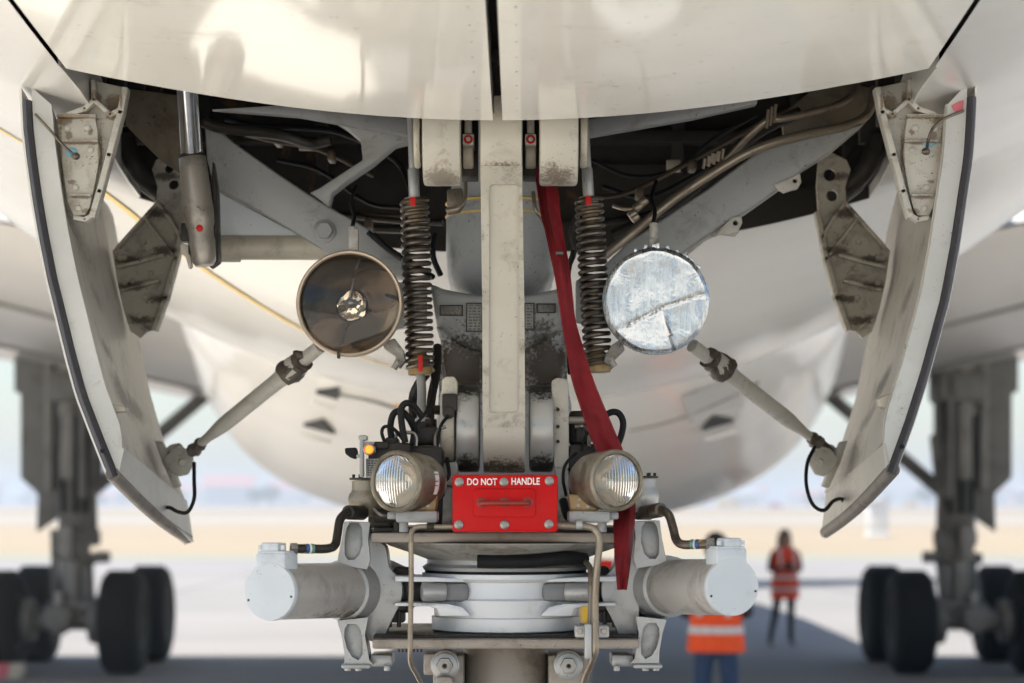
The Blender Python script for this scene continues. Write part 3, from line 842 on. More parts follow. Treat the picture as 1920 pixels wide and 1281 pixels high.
# ================================================================== OPEN REAR GEAR DOORS
def resample(pts, n):
    L = [0]
    for a, b_ in zip(pts, pts[1:]): L.append(L[-1] + math.dist(a, b_))
    out = []
    for i in range(n):
        t = L[-1] * i / (n - 1); k = 0
        while k < len(L) - 2 and t > L[k + 1]: k += 1
        f = (t - L[k]) / max(1e-9, L[k + 1] - L[k])
        out.append(tuple(pts[k][j] + (pts[k + 1][j] - pts[k][j]) * f for j in range(len(pts[0]))))
    return out
def offs(pts, w, s):
    out = []
    for i, p in enumerate(pts):
        a, b_ = pts[max(0, i - 1)], pts[min(len(pts) - 1, i + 1)]
        tx, ty = b_[0] - a[0], b_[1] - a[1]; L = math.hypot(tx, ty)
        nx, ny = ty / L, -tx / L
        if nx * -s < 0: nx, ny = -nx, -ny
        out.append((p[0] + nx * w, p[1] + ny * w))
    return out
OUT_F = {-1: [(40, 164), (44, 244), (51, 304), (61, 375), (73, 445), (89, 525), (108, 602), (124, 668), (144, 742), (175, 823), (205, 898)],
         1: [(1833, 157), (1829, 244), (1825, 300), (1817, 351), (1801, 459), (1782, 562), (1767, 618), (1743, 706), (1714, 797), (1680, 890)]}
IN_R = {-1: [(190, 372), (205, 388), (214, 410), (219, 440), (226, 480), (243, 560), (262, 642), (281, 735), (305, 820), (330, 895), (348, 940)],
        1: [(1700, 345), (1686, 360), (1678, 385), (1665, 440), (1653, 548), (1632, 623), (1607, 750), (1584, 823), (1549, 925)]}
IN_B = {-1: (229, 840), 1: (1657, 832)}
OUT_B = {-1: (350, 1021), 1: (1549, 1010)}
DF, DR = 4.20, 5.20
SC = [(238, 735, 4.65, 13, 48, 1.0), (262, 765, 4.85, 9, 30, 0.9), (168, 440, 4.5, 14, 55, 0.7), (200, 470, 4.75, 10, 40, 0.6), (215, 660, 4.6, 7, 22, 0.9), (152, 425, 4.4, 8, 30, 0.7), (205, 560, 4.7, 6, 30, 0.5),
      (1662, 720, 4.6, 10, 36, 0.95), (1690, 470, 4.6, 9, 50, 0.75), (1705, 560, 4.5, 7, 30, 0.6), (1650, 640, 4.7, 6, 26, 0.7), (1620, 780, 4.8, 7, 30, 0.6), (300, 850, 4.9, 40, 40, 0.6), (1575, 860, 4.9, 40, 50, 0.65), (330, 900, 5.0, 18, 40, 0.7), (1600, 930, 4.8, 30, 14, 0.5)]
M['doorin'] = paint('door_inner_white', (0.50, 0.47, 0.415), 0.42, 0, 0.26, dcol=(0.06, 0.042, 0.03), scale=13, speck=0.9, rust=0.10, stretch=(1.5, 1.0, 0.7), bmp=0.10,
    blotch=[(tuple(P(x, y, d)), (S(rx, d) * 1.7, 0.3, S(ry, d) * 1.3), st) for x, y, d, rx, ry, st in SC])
BKT = [(145, 219, 40, 3), (150, 267, 34, 3.5), (150, 369, 22, 3.5), (112, 300, 3, 60), (120, 225, 12, 8), (185, 290, 3, 50), (165, 395, 14, 5), (205, 215, 10, 6), (178, 180, 6, 10), (210, 190, 14, 16), (133, 340, 8, 4), (128, 252, 6, 8), (168, 246, 5, 6), (228, 190, 3, 22)]
M['bracket'] = paint('bracket_white', (0.51, 0.49, 0.43), 0.4, 0, 0.24, dcol=(0.15, 0.09, 0.04), scale=24, speck=0.9, rust=0.10,
    blotch=[(tuple(P(x2, y, 4.22)), (S(rx, 4.22) * 1.5, 0.12, S(ry, 4.22) * 1.5), 0.75) for x, y, rx, ry in BKT for x2 in (x, 1880 - x)])
NK = [(x, y) for x, y in ((246, 486), (250, 536), (320, 470), (305, 560), (270, 600), (300, 400), (318, 330))]
M['neck'] = paint('gooseneck_grimy', (0.50, 0.465, 0.39), 0.5, 0, 0.42, dcol=(0.055, 0.035, 0.02), scale=26, speck=1.0, rust=0.20, bmp=0.2,
    blotch=[(tuple(P(x2, y, 5.0)), (0.045, 0.2, 0.014), 0.85) for x, y in NK for x2 in (x - 7, 1887 - x)])
def gear_door(s):
    N = 30
    of = resample(OUT_F[s], N)
    seal_in = offs(of, 18, s); rim_in0 = offs(of, 19, s)
    rim = resample([p for p in offs(OUT_F[s], 56, s) if p[1] < IN_B[s][1] - 20] + [IN_B[s]], N)
    rim = resample([(p[0], max(p[1], 196)) for p in rim], N)
    ir = resample(IN_R[s], N)
    orr = resample([(x + s * 26, y) for x, y in IN_R[s]] + [OUT_B[s]], N)
    # outer skin
    mb = MB()
    rows = []
    for i in range(9):
        t = i / 8
        rows.append([P(*a, DF).lerp(P(*b_, DR), t) for a, b_ in zip(of, orr)])
    mb.grid(rows, th=0.004)
    o = mb.obj('rear_gear_door', M['skin'], PLANE, ('left' if s < 0 else 'right') + ' rear nose gear door hanging open, curved white panel with dark seal')
    # inner skin
    mb = MB(); rows = []
    for i in range(9):
        t = i / 8; bulge = 0.012 * math.sin(math.pi * t)
        rows.append([P(*a, DF + 0.005).lerp(P(*b_, DR), t) + Vector((s * bulge, 0, 0)) for a, b_ in zip(rim, ir)])
    mb.grid(rows, th=0.004)
    mb.grid([[P(*a, DR) for a in ir], [P(*a, DR + 0.004) for a in orr]], th=0.003)
    mb.obj('inner_panel', M['doorin'], o)
    # front closing rim
    mb = MB()
    mb.grid([[P(*a, DF) for a in rim_in0], [P(*a, DF) for a in rim]], th=(0, 0.012, 0))
    rb = [P(*IN_B[s], DF), P(*ir[-1], DR), P(*OUT_B[s], DR - 0.01), P(*of[-1], DF)]
    bev = MB()
    bev.grid([[rb[0].lerp(rb[1], t / 8) for t in range(9)], [rb[3].lerp(rb[2], t / 8) + Vector((-s * 0.012, 0, 0.004)) for t in range(9)]], th=0.004)
    mb.obj('rim', M['doorrim'], o)
    bev.obj('lower_rim', M['doorrim'] if s < 0 else M['doorin'], o)
    # rubber seal along the front edge, with a flattened bulb
    mb = MB(); a0 = offs(of, 2, s); prof = [0, 0.25, 0.5, 0.75, 1.0]
    start = 1
    rows = []
    for i in range(start, N):
        row = []
        for t in prof:
            w = P(*a0[i], DF).lerp(P(*seal_in[i], DF), t); row.append(w + Vector((0, -0.004 - 0.011 * math.sin(math.pi * t), 0)))
        rows.append(row)
    mb.grid(rows, th=(0, 0.018, 0))
    k = N - 3; hp = P(*[(a + b_) / 2 for a, b_ in zip(a0[k], seal_in[k])], DF)
    sl = mb.obj('seal', M['seal'], o)
    hb_ = MB(); hb_.lathe(hp + Vector((0, -0.0165, 0)), (0, 1, 0), [(0, 0), (0, 0.0045), (0.01, 0.0045), (0.01, 0)], 12)
    # lower seal along the free edge
    lw = MB()
    q0, q1 = P(of[-1][0] - s * 6, of[-1][1] - 9, DF - 0.002), P(OUT_B[s][0] - s * 1, OUT_B[s][1] - 12, DR - 0.012)
    lw.tube([q0.lerp(q1, t / 10) + Vector((0, 0, -0.010 * math.sin(math.pi * t / 10))) for t in range(11)], 0.0135, 14, smooth=False)
    lw.obj('lower_seal', M['seal_worn'], o)
    hb_.obj('rivet', M['black'], o)
    # tip of the outer skin over the seal
    if s > 0:
        pk = MB(); pk.plate([(1798, 190), (1807, 188), (1806, 208), (1798, 214), (1788, 206), (1784, 198)], DF - 0.003, 0.006)
        pk.obj('paint_patch', M['pinkmark'], o, 'faded pink patch at the top of the rim')
    # ---- front hinge bracket
    q = (lambda x, y: (x, y)) if s < 0 else (lambda x, y: (1880 - x, y))
    Q = lambda L: [q(x, y) for x, y in L]
    d0 = 4.215
    mb = MB()
    web = [(168, 150), (236, 164), (230, 206), (208, 290), (189, 361), (176, 405), (160, 414), (138, 411), (124, 392), (117, 350), (112, 290), (106, 232), (118, 214), (146, 206), (160, 196), (168, 178)]
    pocket = [(181, 166), (222, 174), (219, 196), (209, 209), (190, 201), (182, 190)]
    mb.plate(Q(web), d0 + 0.030, 0.016, 0.002)
    def rib(pts, w, z0, dep):
        for a, b_ in zip(pts, pts[1:]):
            pa, pb = P(*q(*a), d0), P(*q(*b_), d0); dv = pb - pa; L = dv.length
            ang = math.atan2(dv.z, dv.x)
            mb.box((pa + pb) / 2 + Vector((0, z0 + dep / 2, 0)), (L + w * 0.9, dep, w), 0.0025, Matrix.Rotation(-ang, 3, 'Y'))
    rib([(233, 168), (225, 210), (204, 290), (186, 358), (173, 402)], 0.012, 0.0, 0.034)
    rib([(173, 152), (175, 186), (206, 214), (224, 204)], 0.009, 0.002, 0.03)
    rib([(175, 186), (158, 203), (128, 214)], 0.010, 0.002, 0.03)
    rib([(173, 402), (158, 411), (140, 408)], 0.009, 0.002, 0.03)
    bk = mb.obj('hinge_bracket', M['bracket'], o)
    mb = MB()
    plate_ = [(106, 221), (178, 217), (183, 246), (188, 290), (178, 346), (168, 390), (160, 404), (138, 406), (126, 380), (116, 310)]
    mb.plate(Q(plate_), d0 + 0.012, 0.014, 0.0025)
    for y, xa, xb in ((264, 118, 184), (366, 130, 170)):
        a, b_ = P(*q(xa, y), d0), P(*q(xb, y), d0)
        mb.box((a + b_) / 2 + Vector((0, 0.006, 0)), (abs(b_.x - a.x), 0.014, 0.005), 0.0015)
    a, b_ = P(*q(106, 218), d0), P(*q(180, 216), d0); mb.box((a + b_) / 2 + Vector((0, 0.006, 0)), (abs(b_.x - a.x), 0.018, 0.006), 0.002)
    pl = mb.obj('rivet_plate', M['bracket'], o)
    rivs = [(126, 241), (164, 240), (170, 281), (142, 352), (147, 391)]
    r0 = None
    for x, y in rivs:
        c = P(*q(x, y), d0 + 0.012)
        if r0 is None:
            r_ = MB(); r_.lathe((0, 0, 0), (0, -1, 0), [(-0.004, 0.0068), (0.001, 0.0068), (0.003, 0.0052), (0.0036, 0.003), (0.0036, 0)], 16)
            r0 = r_.obj('rivet', M['bracket'], o); ro = r0
        else:
            ro = r0.copy(); sc.collection.objects.link(ro); ro.parent = o
        ro.location = c
    # bonding wire and blue sealant dab
    wv = MB()
    if s < 0: wv.tube([P(66, 214, 4.19), P(92, 242, 4.185), (P(118, 272, 4.185)), P(142, 293, 4.19)], 0.0026, 8)
    else: wv.tube([P(1806, 208, 4.19), P(1772, 222, 4.17), P(1750, 240, 4.165), P(1741, 262, 4.17), P(1738, 278, 4.19)], 0.003, 8)
    c = P(142, 293, 4.19) if s < 0 else P(1736, 284, 4.195)
    wv.ball(c, 0.006, (1.4, 1, 1.2), 0, 10)
    wv.obj('bonding_wire', M['spring'], o)
    dab = MB(); c = P(*((134, 286) if s < 0 else (1741, 268)), d0 + 0.011); dab.ball(c, 0.011, (1.1, 0.2, 0.85), 0, 14)
    dab.obj('sealant_dab', M['cyan'], o)
    # ---- rear gooseneck
    d1 = 4.98
    q0_ = q; q = (lambda x, y: q0_(x - 7, y))
    Q = lambda L: [q(x, y) for x, y in L]
    mb = MB()
    neck = [(218, 470), (262, 424), (300, 380), (302, 350), (292, 318), (300, 300), (330, 285), (352, 300), (356, 350), (352, 400), (338, 486), (318, 560), (298, 618), (282, 622), (270, 634), (252, 622), (238, 580), (226, 525)]
    holes = [circ(324, 316, 9, 12), circ(332, 346, 10, 12)] if s < 0 else [circ(331, 328, 12, 14), circ(327, 367, 11, 14)]
    mb.plate(Q(neck), d1 + 0.028, 0.014, 0.0, [Q(h) for h in holes])
    def rib2(pts, w, dep, z0=0.0):
        for a, b_ in zip(pts, pts[1:]):
            pa, pb = P(*q(*a), d1), P(*q(*b_), d1); dv = pb - pa
            mb.box((pa + pb) / 2 + Vector((0, z0 + dep / 2, 0)), (dv.length + w * 0.8, dep, w), 0.0022, Matrix.Rotation(-math.atan2(dv.z, dv.x), 3, 'Y'))
    rib2([(353, 400), (337, 484), (317, 558), (296, 616)], 0.012, 0.036)
    rib2([(228, 462), (262, 424), (300, 382)], 0.008, 0.036)
    rib2([(303, 382), (326, 412), (346, 446)], 0.008, 0.030)
    rib2([(280, 412), (303, 442), (330, 476)], 0.007, 0.030)
    rib2([(228, 500), (268, 490), (312, 478)], 0.008, 0.034)
    rib2([(236, 542), (270, 534), (302, 526)], 0.008, 0.034)
    rib2([(246, 590), (280, 620)], 0.006, 0.02, 0.01)
    gk = mb.obj('gooseneck', M['neck'], o)
    r1 = None
    for x, y in [(277, 454), (291, 473), (240, 483), (232, 484), (290, 513), (256, 527), (241, 531), (279, 558), (268, 592), (250, 600)]:
        c = P(*q(x, y), d1 + 0.028)
        ro = r0.copy(); sc.collection.objects.link(ro); ro.parent = o; ro.location = c
        if r1 is None:
            ro.data = r0.data.copy(); ro.data.materials[0] = M['neck']; r1 = ro
        else: ro.data = r1.data
    q = q0_; Q = lambda L: [q(x, y) for x, y in L]
    # ---- small step block on the inner skin
    mb = MB()
    if s < 0: mb.plate([(174, 752), (188, 746), (205, 756), (236, 764), (234, 772), (206, 774), (184, 768)], 4.22, 0.04, 0.003)
    else: mb.plate([(1646, 748), (1662, 740), (1700, 735), (1702, 752), (1680, 758), (1664, 768), (1652, 762)], 4.22, 0.04, 0.003)
    mb.obj('stop_block', M['cream'], o)
    # ---- clevis for the door rod
    mb = MB()
    dC = 4.86
    mb.plate(Q([(306, 862), (322, 842), (340, 836), (352, 846), (362, 852), (362, 872), (352, 890), (334, 894), (318, 880)]), dC, 0.012, 0.003)
    mb.plate(Q([(302, 850), (318, 834), (336, 830), (344, 838), (330, 848), (312, 868)]), dC + 0.045, 0.012, 0.003)
    mb.cyl(P(*q(343, 868), dC - 0.012), P(*q(338, 862), dC + 0.07), 0.009, 14, 0.002)
    mb.plate(Q([(290, 826), (304, 828), (326, 880), (338, 912), (326, 916), (304, 868)]), dC + 0.02, 0.03, 0.003)
    mb.obj('rod_clevis', M['bracket'], o)
    # ---- bonding cable loop
    mb = MB()
    if s < 0: cp = [(364, 868, 4.8), (364, 900, 4.77), (364, 935, 4.75), (352, 960, 4.74), (334, 960, 4.75), (318, 952, 4.78), (306, 954, 4.83), (304, 966, 4.86)]
    else: cp = [(1528, 838, 4.8), (1514, 868, 4.77), (1512, 910, 4.75), (1524, 946, 4.74), (1545, 957, 4.75), (1562, 940, 4.78), (1578, 936, 4.83), (1587, 950, 4.86)]
    mb.tube([P(*c_) for c_ in cp], 0.0042, 8)
    mb.obj('cable_loop', M['black'], o)
    # ---- pull rod from the leg to the door
    rod = MB()
    A = P(600, 650, 4.62) if s < 0 else P(1298, 648, 4.62)
    B_ = P(368, 838, 4.86) if s < 0 else P(1528, 826, 4.86)
    dv = B_ - A; L = dv.length
    rod.lathe(A, dv, [(0.0, 0.0), (0, 0.014), (0.06, 0.015), (L * 0.16, 0.016), (L * 0.16, 0.024), (L * 0.2, 0.0255), (L * 0.24, 0.0245), (L * 0.25, 0.021), (L * 0.34, 0.0175), (L * 0.72, 0.017), (L * 0.78, 0.0165), (L * 0.90, 0.0105), (L * 0.985, 0.0095), (L * 0.985, 0)], 24)
    ro = rod.obj('door_pull_rod', M['white'], PLANE, ('left' if s < 0 else 'right') + ' slanting rod that pulls the open gear door')
    en = MB()
    en.lathe(A + dv * 0.125, dv, [(0, 0.0), (0, 0.022), (0.016, 0.0235), (0.034, 0.0268), (0.048, 0.0268), (0.058, 0.0265), (0.06, 0.024), (0.06, 0)], 18)
    en.ball(A + dv * 0.145 + Vector((0, -0.012, 0.012)), 0.012, (1.2, 1, 1)); en.ball(A + dv * 0.165 + Vector((0, -0.018, -0.01)), 0.009)
    en.lathe(B_ - dv * 0.045, dv, [(0, 0), (0, 0.012), (0.008, 0.015), (0.02, 0.013), (0.05, 0.010), (0.07, 0.010), (0.07, 0)], 14)
    en.cyl(B_ + dv * 0.02 + Vector((0, -0.015, 0)), B_ + dv * 0.02 + Vector((0, 0.03, 0)), 0.014, 16, 0.002)
    en.jitter(0.006, 70).obj('rod_joint', M['greasy'], ro)
gear_door(-1); gear_door(1)

# ================================================================== NOSE LEG
# ---- centre: retraction beam with long pocket
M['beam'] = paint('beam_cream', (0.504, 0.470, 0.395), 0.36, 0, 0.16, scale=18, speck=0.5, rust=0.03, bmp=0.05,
                  blotch=[(tuple(P(940, 318, 4.0)), (0.06, 0.10, 0.024), 0.85), (tuple(P(945, 893, 4.04)), (0.08, 0.10, 0.036), 0.95)])  # foot blotch paints in shade above the red box, with oily grime
M['flange'] = paint('beam_flange', (0.46, 0.43, 0.36), 0.4, 0, 0.45, dcol=(0.10, 0.075, 0.045), scale=30, speck=1.0, rust=0.05, bmp=0.08)
M['block'] = paint('block_cream', (0.521, 0.491, 0.420), 0.38, 0, 0.14, scale=20, speck=0.5, rust=0.03, bmp=0.05,
                   blotch=[(tuple(P(826, 336, 4.0)), (0.05, 0.10, 0.03), 0.6), (tuple(P(1048, 336, 4.0)), (0.05, 0.10, 0.035), 0.75)])
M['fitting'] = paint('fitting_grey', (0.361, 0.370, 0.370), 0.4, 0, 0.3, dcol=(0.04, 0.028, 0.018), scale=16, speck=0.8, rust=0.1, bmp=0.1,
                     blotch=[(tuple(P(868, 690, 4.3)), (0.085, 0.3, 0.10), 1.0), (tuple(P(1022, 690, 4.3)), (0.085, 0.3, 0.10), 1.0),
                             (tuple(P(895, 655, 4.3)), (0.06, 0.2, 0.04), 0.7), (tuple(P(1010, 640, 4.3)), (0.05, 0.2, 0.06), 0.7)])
bd = 4.02
bm_ = MB()
outline = [(899, 262), (979, 262), (979, 330), (983, 560), (985, 806), (905, 806), (904, 560), (901, 330)]
pocket = [(x, y) for x, y in rrect(917, 346, 973, 774, 7, 3)]
bm_.plate(outline, bd, 0.012, 0.0, [pocket])
bm_.plate(outline, bd + 0.0122, 0.11, 0.004)
BEAM = bm_.obj('retraction_beam', M['flange'], PLANE, 'long cream vertical beam with recessed pocket down the centre')
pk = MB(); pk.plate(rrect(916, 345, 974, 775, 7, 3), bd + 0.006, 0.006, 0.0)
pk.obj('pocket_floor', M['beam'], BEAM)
hd = MB()
hd.hinge_end(900, 979, 252, 0.082, bd + 0.062, 178, 0.005)
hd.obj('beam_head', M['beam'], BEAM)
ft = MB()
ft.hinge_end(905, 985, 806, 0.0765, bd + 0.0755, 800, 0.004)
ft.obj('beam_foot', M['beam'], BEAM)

# ---- upper trunnion blocks
def trunnion(x0, x1, s):
    mb = MB()
    mb.hinge_end(x0, x1, 255, 0.078, 4.07, 180, 0.006)
    o = mb.obj('trunnion_block', M['block'], PLANE, 'cream rounded hinge block on the ' + ('left' if s < 0 else 'right') + ' of the centre beam')
    e = MB()
    if s < 0: e.cyl(P(777, 262, 4.07), P(789, 262, 4.07), 0.052, 40, 0.004)
    else: e.cyl(P(1087, 262, 4.07), P(1100, 262, 4.07), 0.052, 40, 0.004)
    e.obj('end_disc', M['cream'], o)
    return o
TRL, TRR = trunnion(791, 863, -1), trunnion(1012, 1085, 1)
for s, xc, par in ((-1, 878, TRL), (1, 995, TRR)):
    mb = MB(); mb.boxpx(xc - 10.5, 251, xc + 10.5, 272, 4.05, 4.13, 0.002)
    mb.boxpx(xc - 7, 215, xc + 7, 251, 4.07, 4.12, 0.002)
    o = mb.obj('pin_head', M['block'], par)
    mb = MB(); mb.lathe(P(xc, 261, 4.048), (0, 1, 0), [(0.002, 0.0038), (0.0, 0.0045), (0.0, 0.0078), (0.002, 0.0085), (0.004, 0.0085)], 24, 0, False, True); mb.obj('red_ring', M['redmark'], par)
    mb = MB(); mb.lathe(P(xc, 261, 4.047), (0, 1, 0), [(0.0, 0.0), (0.0, 0.004), (0.004, 0.004), (0.004, 0)], 16); mb.obj('pin_bolt', M['steel'], par)
    mb = MB(); mb.cyl(P(xc - 10, 292, 4.10), P(xc + 10, 292, 4.10), 0.024, 32, 0.004)
    mb.obj('roller', M['cream'], par)
    dk = MB(); dk.boxpx(xc - 15, 205, xc + 18, 330, 4.16, 4.24, 0.003); dk.obj('pin_lug', M['darksteel'], par)

# ---- main fitting: shock strut body with flared apron below
mf = MB()
ax = P(939, 560, 4.62)
prof = []
for py, r in ((240, 0.098), (330, 0.100), (380, 0.104), (386, 0.111), (410, 0.1125), (470, 0.113), (520, 0.110), (545, 0.103), (560, 0.09)):
    prof.append((-(S(py - 560, 4.62)), r))
mf.lathe(ax, (0, 0, 1), [(t, r) for t, r in reversed(prof)], 56)
STRUT = mf.obj('shock_strut', M['fitting'], PLANE, 'fat grey strut cylinder behind the centre beam')
rg = MB(); 
for py in (384, 408):
    z = S(560 - py, 4.62); rg.lathe(ax + Vector((0, 0, z - 0.002)), (0, 0, 1), [(0, 0.1115), (0.001, 0.1145), (0.004, 0.1145), (0.005, 0.1115)], 56, 0, False, True)
rg.obj('yellow_band', M['yellow'], STRUT)
cl = MB()
cl.plate([(838, 355), (866, 352), (874, 380), (862, 398), (838, 402)], 4.42, 0.02, 0.003)
cl.tube([P(872, 330, 4.40), P(872, 372, 4.39), P(862, 388, 4.39), P(838, 394, 4.42)], 0.004, 8)
cl.tube([P(1000, 360, 4.42), P(1004, 392, 4.41), P(1018, 412, 4.42), P(1030, 440, 4.44)], 0.004, 8)
cl.obj('pipe_clip', M['bronze'], STRUT)
ap = MB()
apr = [(806, 530), (830, 541), (880, 551), (939, 556), (1000, 551), (1046, 541), (1072, 528), (1074, 590), (1064, 622), (1064, 720), (1072, 760), (1074, 900), (812, 900), (822, 740), (826, 640), (818, 608)]
ap.plate(apr, 4.36, 0.20, 0.012, (), 0, 3)
APRON = ap.obj('main_fitting', M['fitting'], PLANE, 'grey grimy main fitting with data plates behind the centre beam')
# flared lower flanks with an oily crease
fl = MB()
fl.plate([(816, 608), (834, 620), (860, 642), (886, 654), (905, 656), (905, 728), (870, 726), (848, 712), (832, 716), (826, 680), (826, 640)], 4.33, 0.04, 0.01, (), 0, 3)
fl.plate([(1060, 616), (1036, 624), (1010, 642), (985, 654), (985, 728), (1022, 726), (1040, 712), (1058, 720), (1062, 680), (1062, 640)], 4.33, 0.04, 0.01, (), 0, 3)
fl.obj('flank', M['fitting'], APRON)
# data plates with rows of print
def data_plate(x0, y0, x1, y1, d, rows, cols, bgm, inkm, seed):
    r = random.Random(seed)
    mb = MB(); mb.boxpx(x0, y0, x1, y1, d - 0.0025, d + 0.003, 0.0006)
    o = mb.obj('data_plate', bgm, APRON)
    pr = MB(); hgt = (y1 - y0) / rows
    for k in range(rows):
        yy = y0 + hgt * (k + 0.5); x = x0 + 2.5
        while x < x1 - 3:
            w = min(r.uniform(2, 9), x1 - 2 - x)
            pr.boxpx(x, yy - hgt * 0.26, x + w, yy + hgt * 0.26, d - 0.0034, d - 0.0024)
            x += w + r.uniform(1.2, 3.5)
    pr.obj('print_lines', inkm, o, kind='stuff')
    fr = MB()
    for a in ((x0 - 2, y0 - 2, x1 + 2, y0), (x0 - 2, y1, x1 + 2, y1 + 2), (x0 - 2, y0, x0, y1), (x1, y0, x1 + 2, y1)): fr.boxpx(*a, d - 0.0022, d + 0.002)
    fr.obj('sealant_edge', M['darksteel'], o)
data_plate(826, 574, 866, 590, 4.358, 6, 1, M['plateprint'], M['greydirty'], 1)
data_plate(876, 570, 903, 620, 4.358, 9, 1, M['greydirty'], M['plateprint'], 2)
data_plate(985, 570, 1000, 616, 4.358, 8, 1, M['greydirty'], M['plateprint'], 3)
data_plate(1008, 571, 1040, 585, 4.358, 6, 1, M['plateprint'], M['greydirty'], 4)

# ---- lower hinge lugs each side of the beam foot
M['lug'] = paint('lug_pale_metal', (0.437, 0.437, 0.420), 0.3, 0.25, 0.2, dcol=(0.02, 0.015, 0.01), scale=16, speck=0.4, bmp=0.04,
    blotch=[(tuple(P(x, y, 4.08)), (0.06, 0.2, r), st) for x in (878, 1014) for y, r, st in ((722, 0.034, 0.95), (884, 0.036, 0.95))])  # oily grime on the tops; bottoms also paint in shade above the red box
for s, x0, x1, lab in ((-1, 857, 900, 'left'), (1, 992, 1037, 'right')):
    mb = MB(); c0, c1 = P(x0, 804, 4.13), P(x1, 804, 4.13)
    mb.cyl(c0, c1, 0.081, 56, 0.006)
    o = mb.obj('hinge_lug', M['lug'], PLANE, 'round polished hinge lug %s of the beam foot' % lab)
    mb = MB()
    if s < 0:
        mb.plate([(828, 712), (836, 706), (852, 706), (858, 716), (858, 742), (828, 742)], 4.07, 0.12, 0.004)
        c0, c1 = P(827, 800, 4.13), P(854, 800, 4.13); mb.cyl(c0, c1, 0.070, 48, 0.005)
    else:
        mb.plate([(1034, 714), (1044, 708), (1062, 710), (1066, 722), (1067, 880), (1040, 880), (1034, 820)], 4.08, 0.10, 0.004)
    op = mb.obj('outer_lug', M['cream'] if s < 0 else M['dirty'], o)
    bt = MB()
    if s < 0:
        bt.boxpx(829, 738, 857, 772, 4.050, 4.1, 0.003); bt.cyl(P(841, 774, 4.045), P(841, 774, 4.075), 0.0115, 20, 0.002)
    else:
        for y in (768, 800, 828): bt.lathe(P(1046, y, 4.074), (0, 1, 0), [(0, 0), (0, 0.0035), (0.012, 0.0035), (0.012, 0)], 10)
    bt.obj('lug_bolt', M['darksteel'], o)
    if s > 0:
        pn = MB(); pn.cyl(P(1044, 788, 4.09), P(1118, 788, 4.12), 0.0065, 16, 0.001); pn.obj('cross_pin', M['brownsteel'], o)
    lo = MB()
    if s < 0: lo.plate([(830, 868), (858, 866), (860, 908), (846, 912), (830, 908)], 4.06, 0.04, 0.004); lo.plate([(832, 912), (848, 912), (848, 990), (828, 990)], 4.07, 0.05, 0.004)
    else: lo.plate([(1040, 876), (1066, 880), (1070, 985), (1046, 990)], 4.07, 0.05, 0.004)
    lo.obj('lug_web', M['greydirty'], o)

# ---- tension springs
def spring(xt, yt, xb, yb, turns, lab):
    A, B_ = P(xt, yt, 4.235), P(xb, yb, 4.225); dv = B_ - A; L = dv.length; ax = dv.normalized()
    u = ax.cross(Vector((0, 1, 0))).normalized(); w = ax.cross(u)
    pts = []; n = 18
    def prog(t):                                             # closed coils at both ends
        e = 0.07; tt = 1.9 / turns
        if t < tt: return t / tt * e
        if t > 1 - tt: return 1 - (1 - t) / tt * e
        return e + (t - tt) / (1 - 2 * tt) * (1 - 2 * e)
    for i in range(turns * n + 1):
        t = i / (turns * n); a = 2 * math.pi * i / n
        wob = 1 + 0.02 * math.sin(i * 0.013)
        pts.append(A + ax * (L * prog(t)) + (u * math.cos(a) + w * math.sin(a)) * 0.0235 * wob)
    mb = MB(); mb.tube(pts, 0.0048, 8, smooth=False)
    o = mb.obj('tension_spring', M['spring'], PLANE, lab)
    cp = MB()
    cp.lathe(A - ax * 0.004, ax, [(0, 0), (0, 0.019), (0.03, 0.018), (0.05, 0.008), (0.05, 0)], 20)
    cp.lathe(B_ + ax * 0.008, -ax, [(0, 0), (0, 0.023), (0.012, 0.023), (0.03, 0.018), (0.05, 0.008), (0.05, 0)], 20)
    cp.obj('spring_plug', M['rustbracket'], o)
    mk = MB()
    c = A + ax * 0.006 + Vector((-0.002, -0.0275, 0)); mk.box(c, (0.010, 0.0016, 0.017), 0.0005)
    if xt < 900: mk.box(B_ - ax * 0.012 + Vector((0.002, -0.0280, 0)), (0.0085, 0.0016, 0.03), 0.0005)
    mk.obj('red_mark', M['redmark'], o)
    rd = MB()
    rd.cyl(A - ax * 0.16 + Vector((0.0, 0.0, 0)), A + ax * 0.02, 0.0085, 16, 0.001)
    rd.cyl(A - ax * 0.06, A - ax * 0.0, 0.0105, 16, 0.002)
    if xt < 900:
        rd.tube([B_ - ax * 0.0, P(791, 735, 4.2), P(790, 770, 4.17), P(792, 800, 4.15)], 0.0085, 12)
        rd.cyl(P(792, 784, 4.155), P(793, 812, 4.15), 0.014, 16, 0.003)
    rd.obj('spring_rod', M['silver'], o)
spring(777, 376, 788, 695, 24, 'left hand dark coil spring with red marks at both ends')
spring(1104, 374, 1122, 690, 24, 'right hand dark coil spring half behind the red strap')

# ---- left drag brace (A-frame)
DB = 4.56
lb = MB()
lb.plate([(383, 236), (398, 232), (440, 268), (520, 325), (600, 378), (690, 428), (752, 480), (762, 520), (735, 520), (690, 500), (640, 492), (560, 440), (470, 388), (402, 352), (388, 300)], DB, 0.07, 0.006, (), 0, 3)
BRL = lb.obj('drag_brace', M['grey'], PLANE, 'broad grey brace slanting down from the upper left to the leg', )
mb = MB()
mb.plate([(398, 352), (420, 366), (500, 408), (600, 462), (628, 486), (470, 478), (408, 470), (402, 400)], DB + 0.03, 0.03, 0.003)
mb.obj('brace_web', M['white_clean'], BRL)
mb = MB()
mb.tube([P(402, 466, DB + 0.04), P(450, 464, DB + 0.04), P(620, 464, DB + 0.04), P(700, 470, DB + 0.05)], 0.026, 20, smooth=False)
mb.tube([P(402, 466, DB + 0.04), P(450, 466, DB + 0.04)], 0.0285, 20, smooth=False)
mb.obj('cross_tube', M['cream'], BRL)
mb = MB()
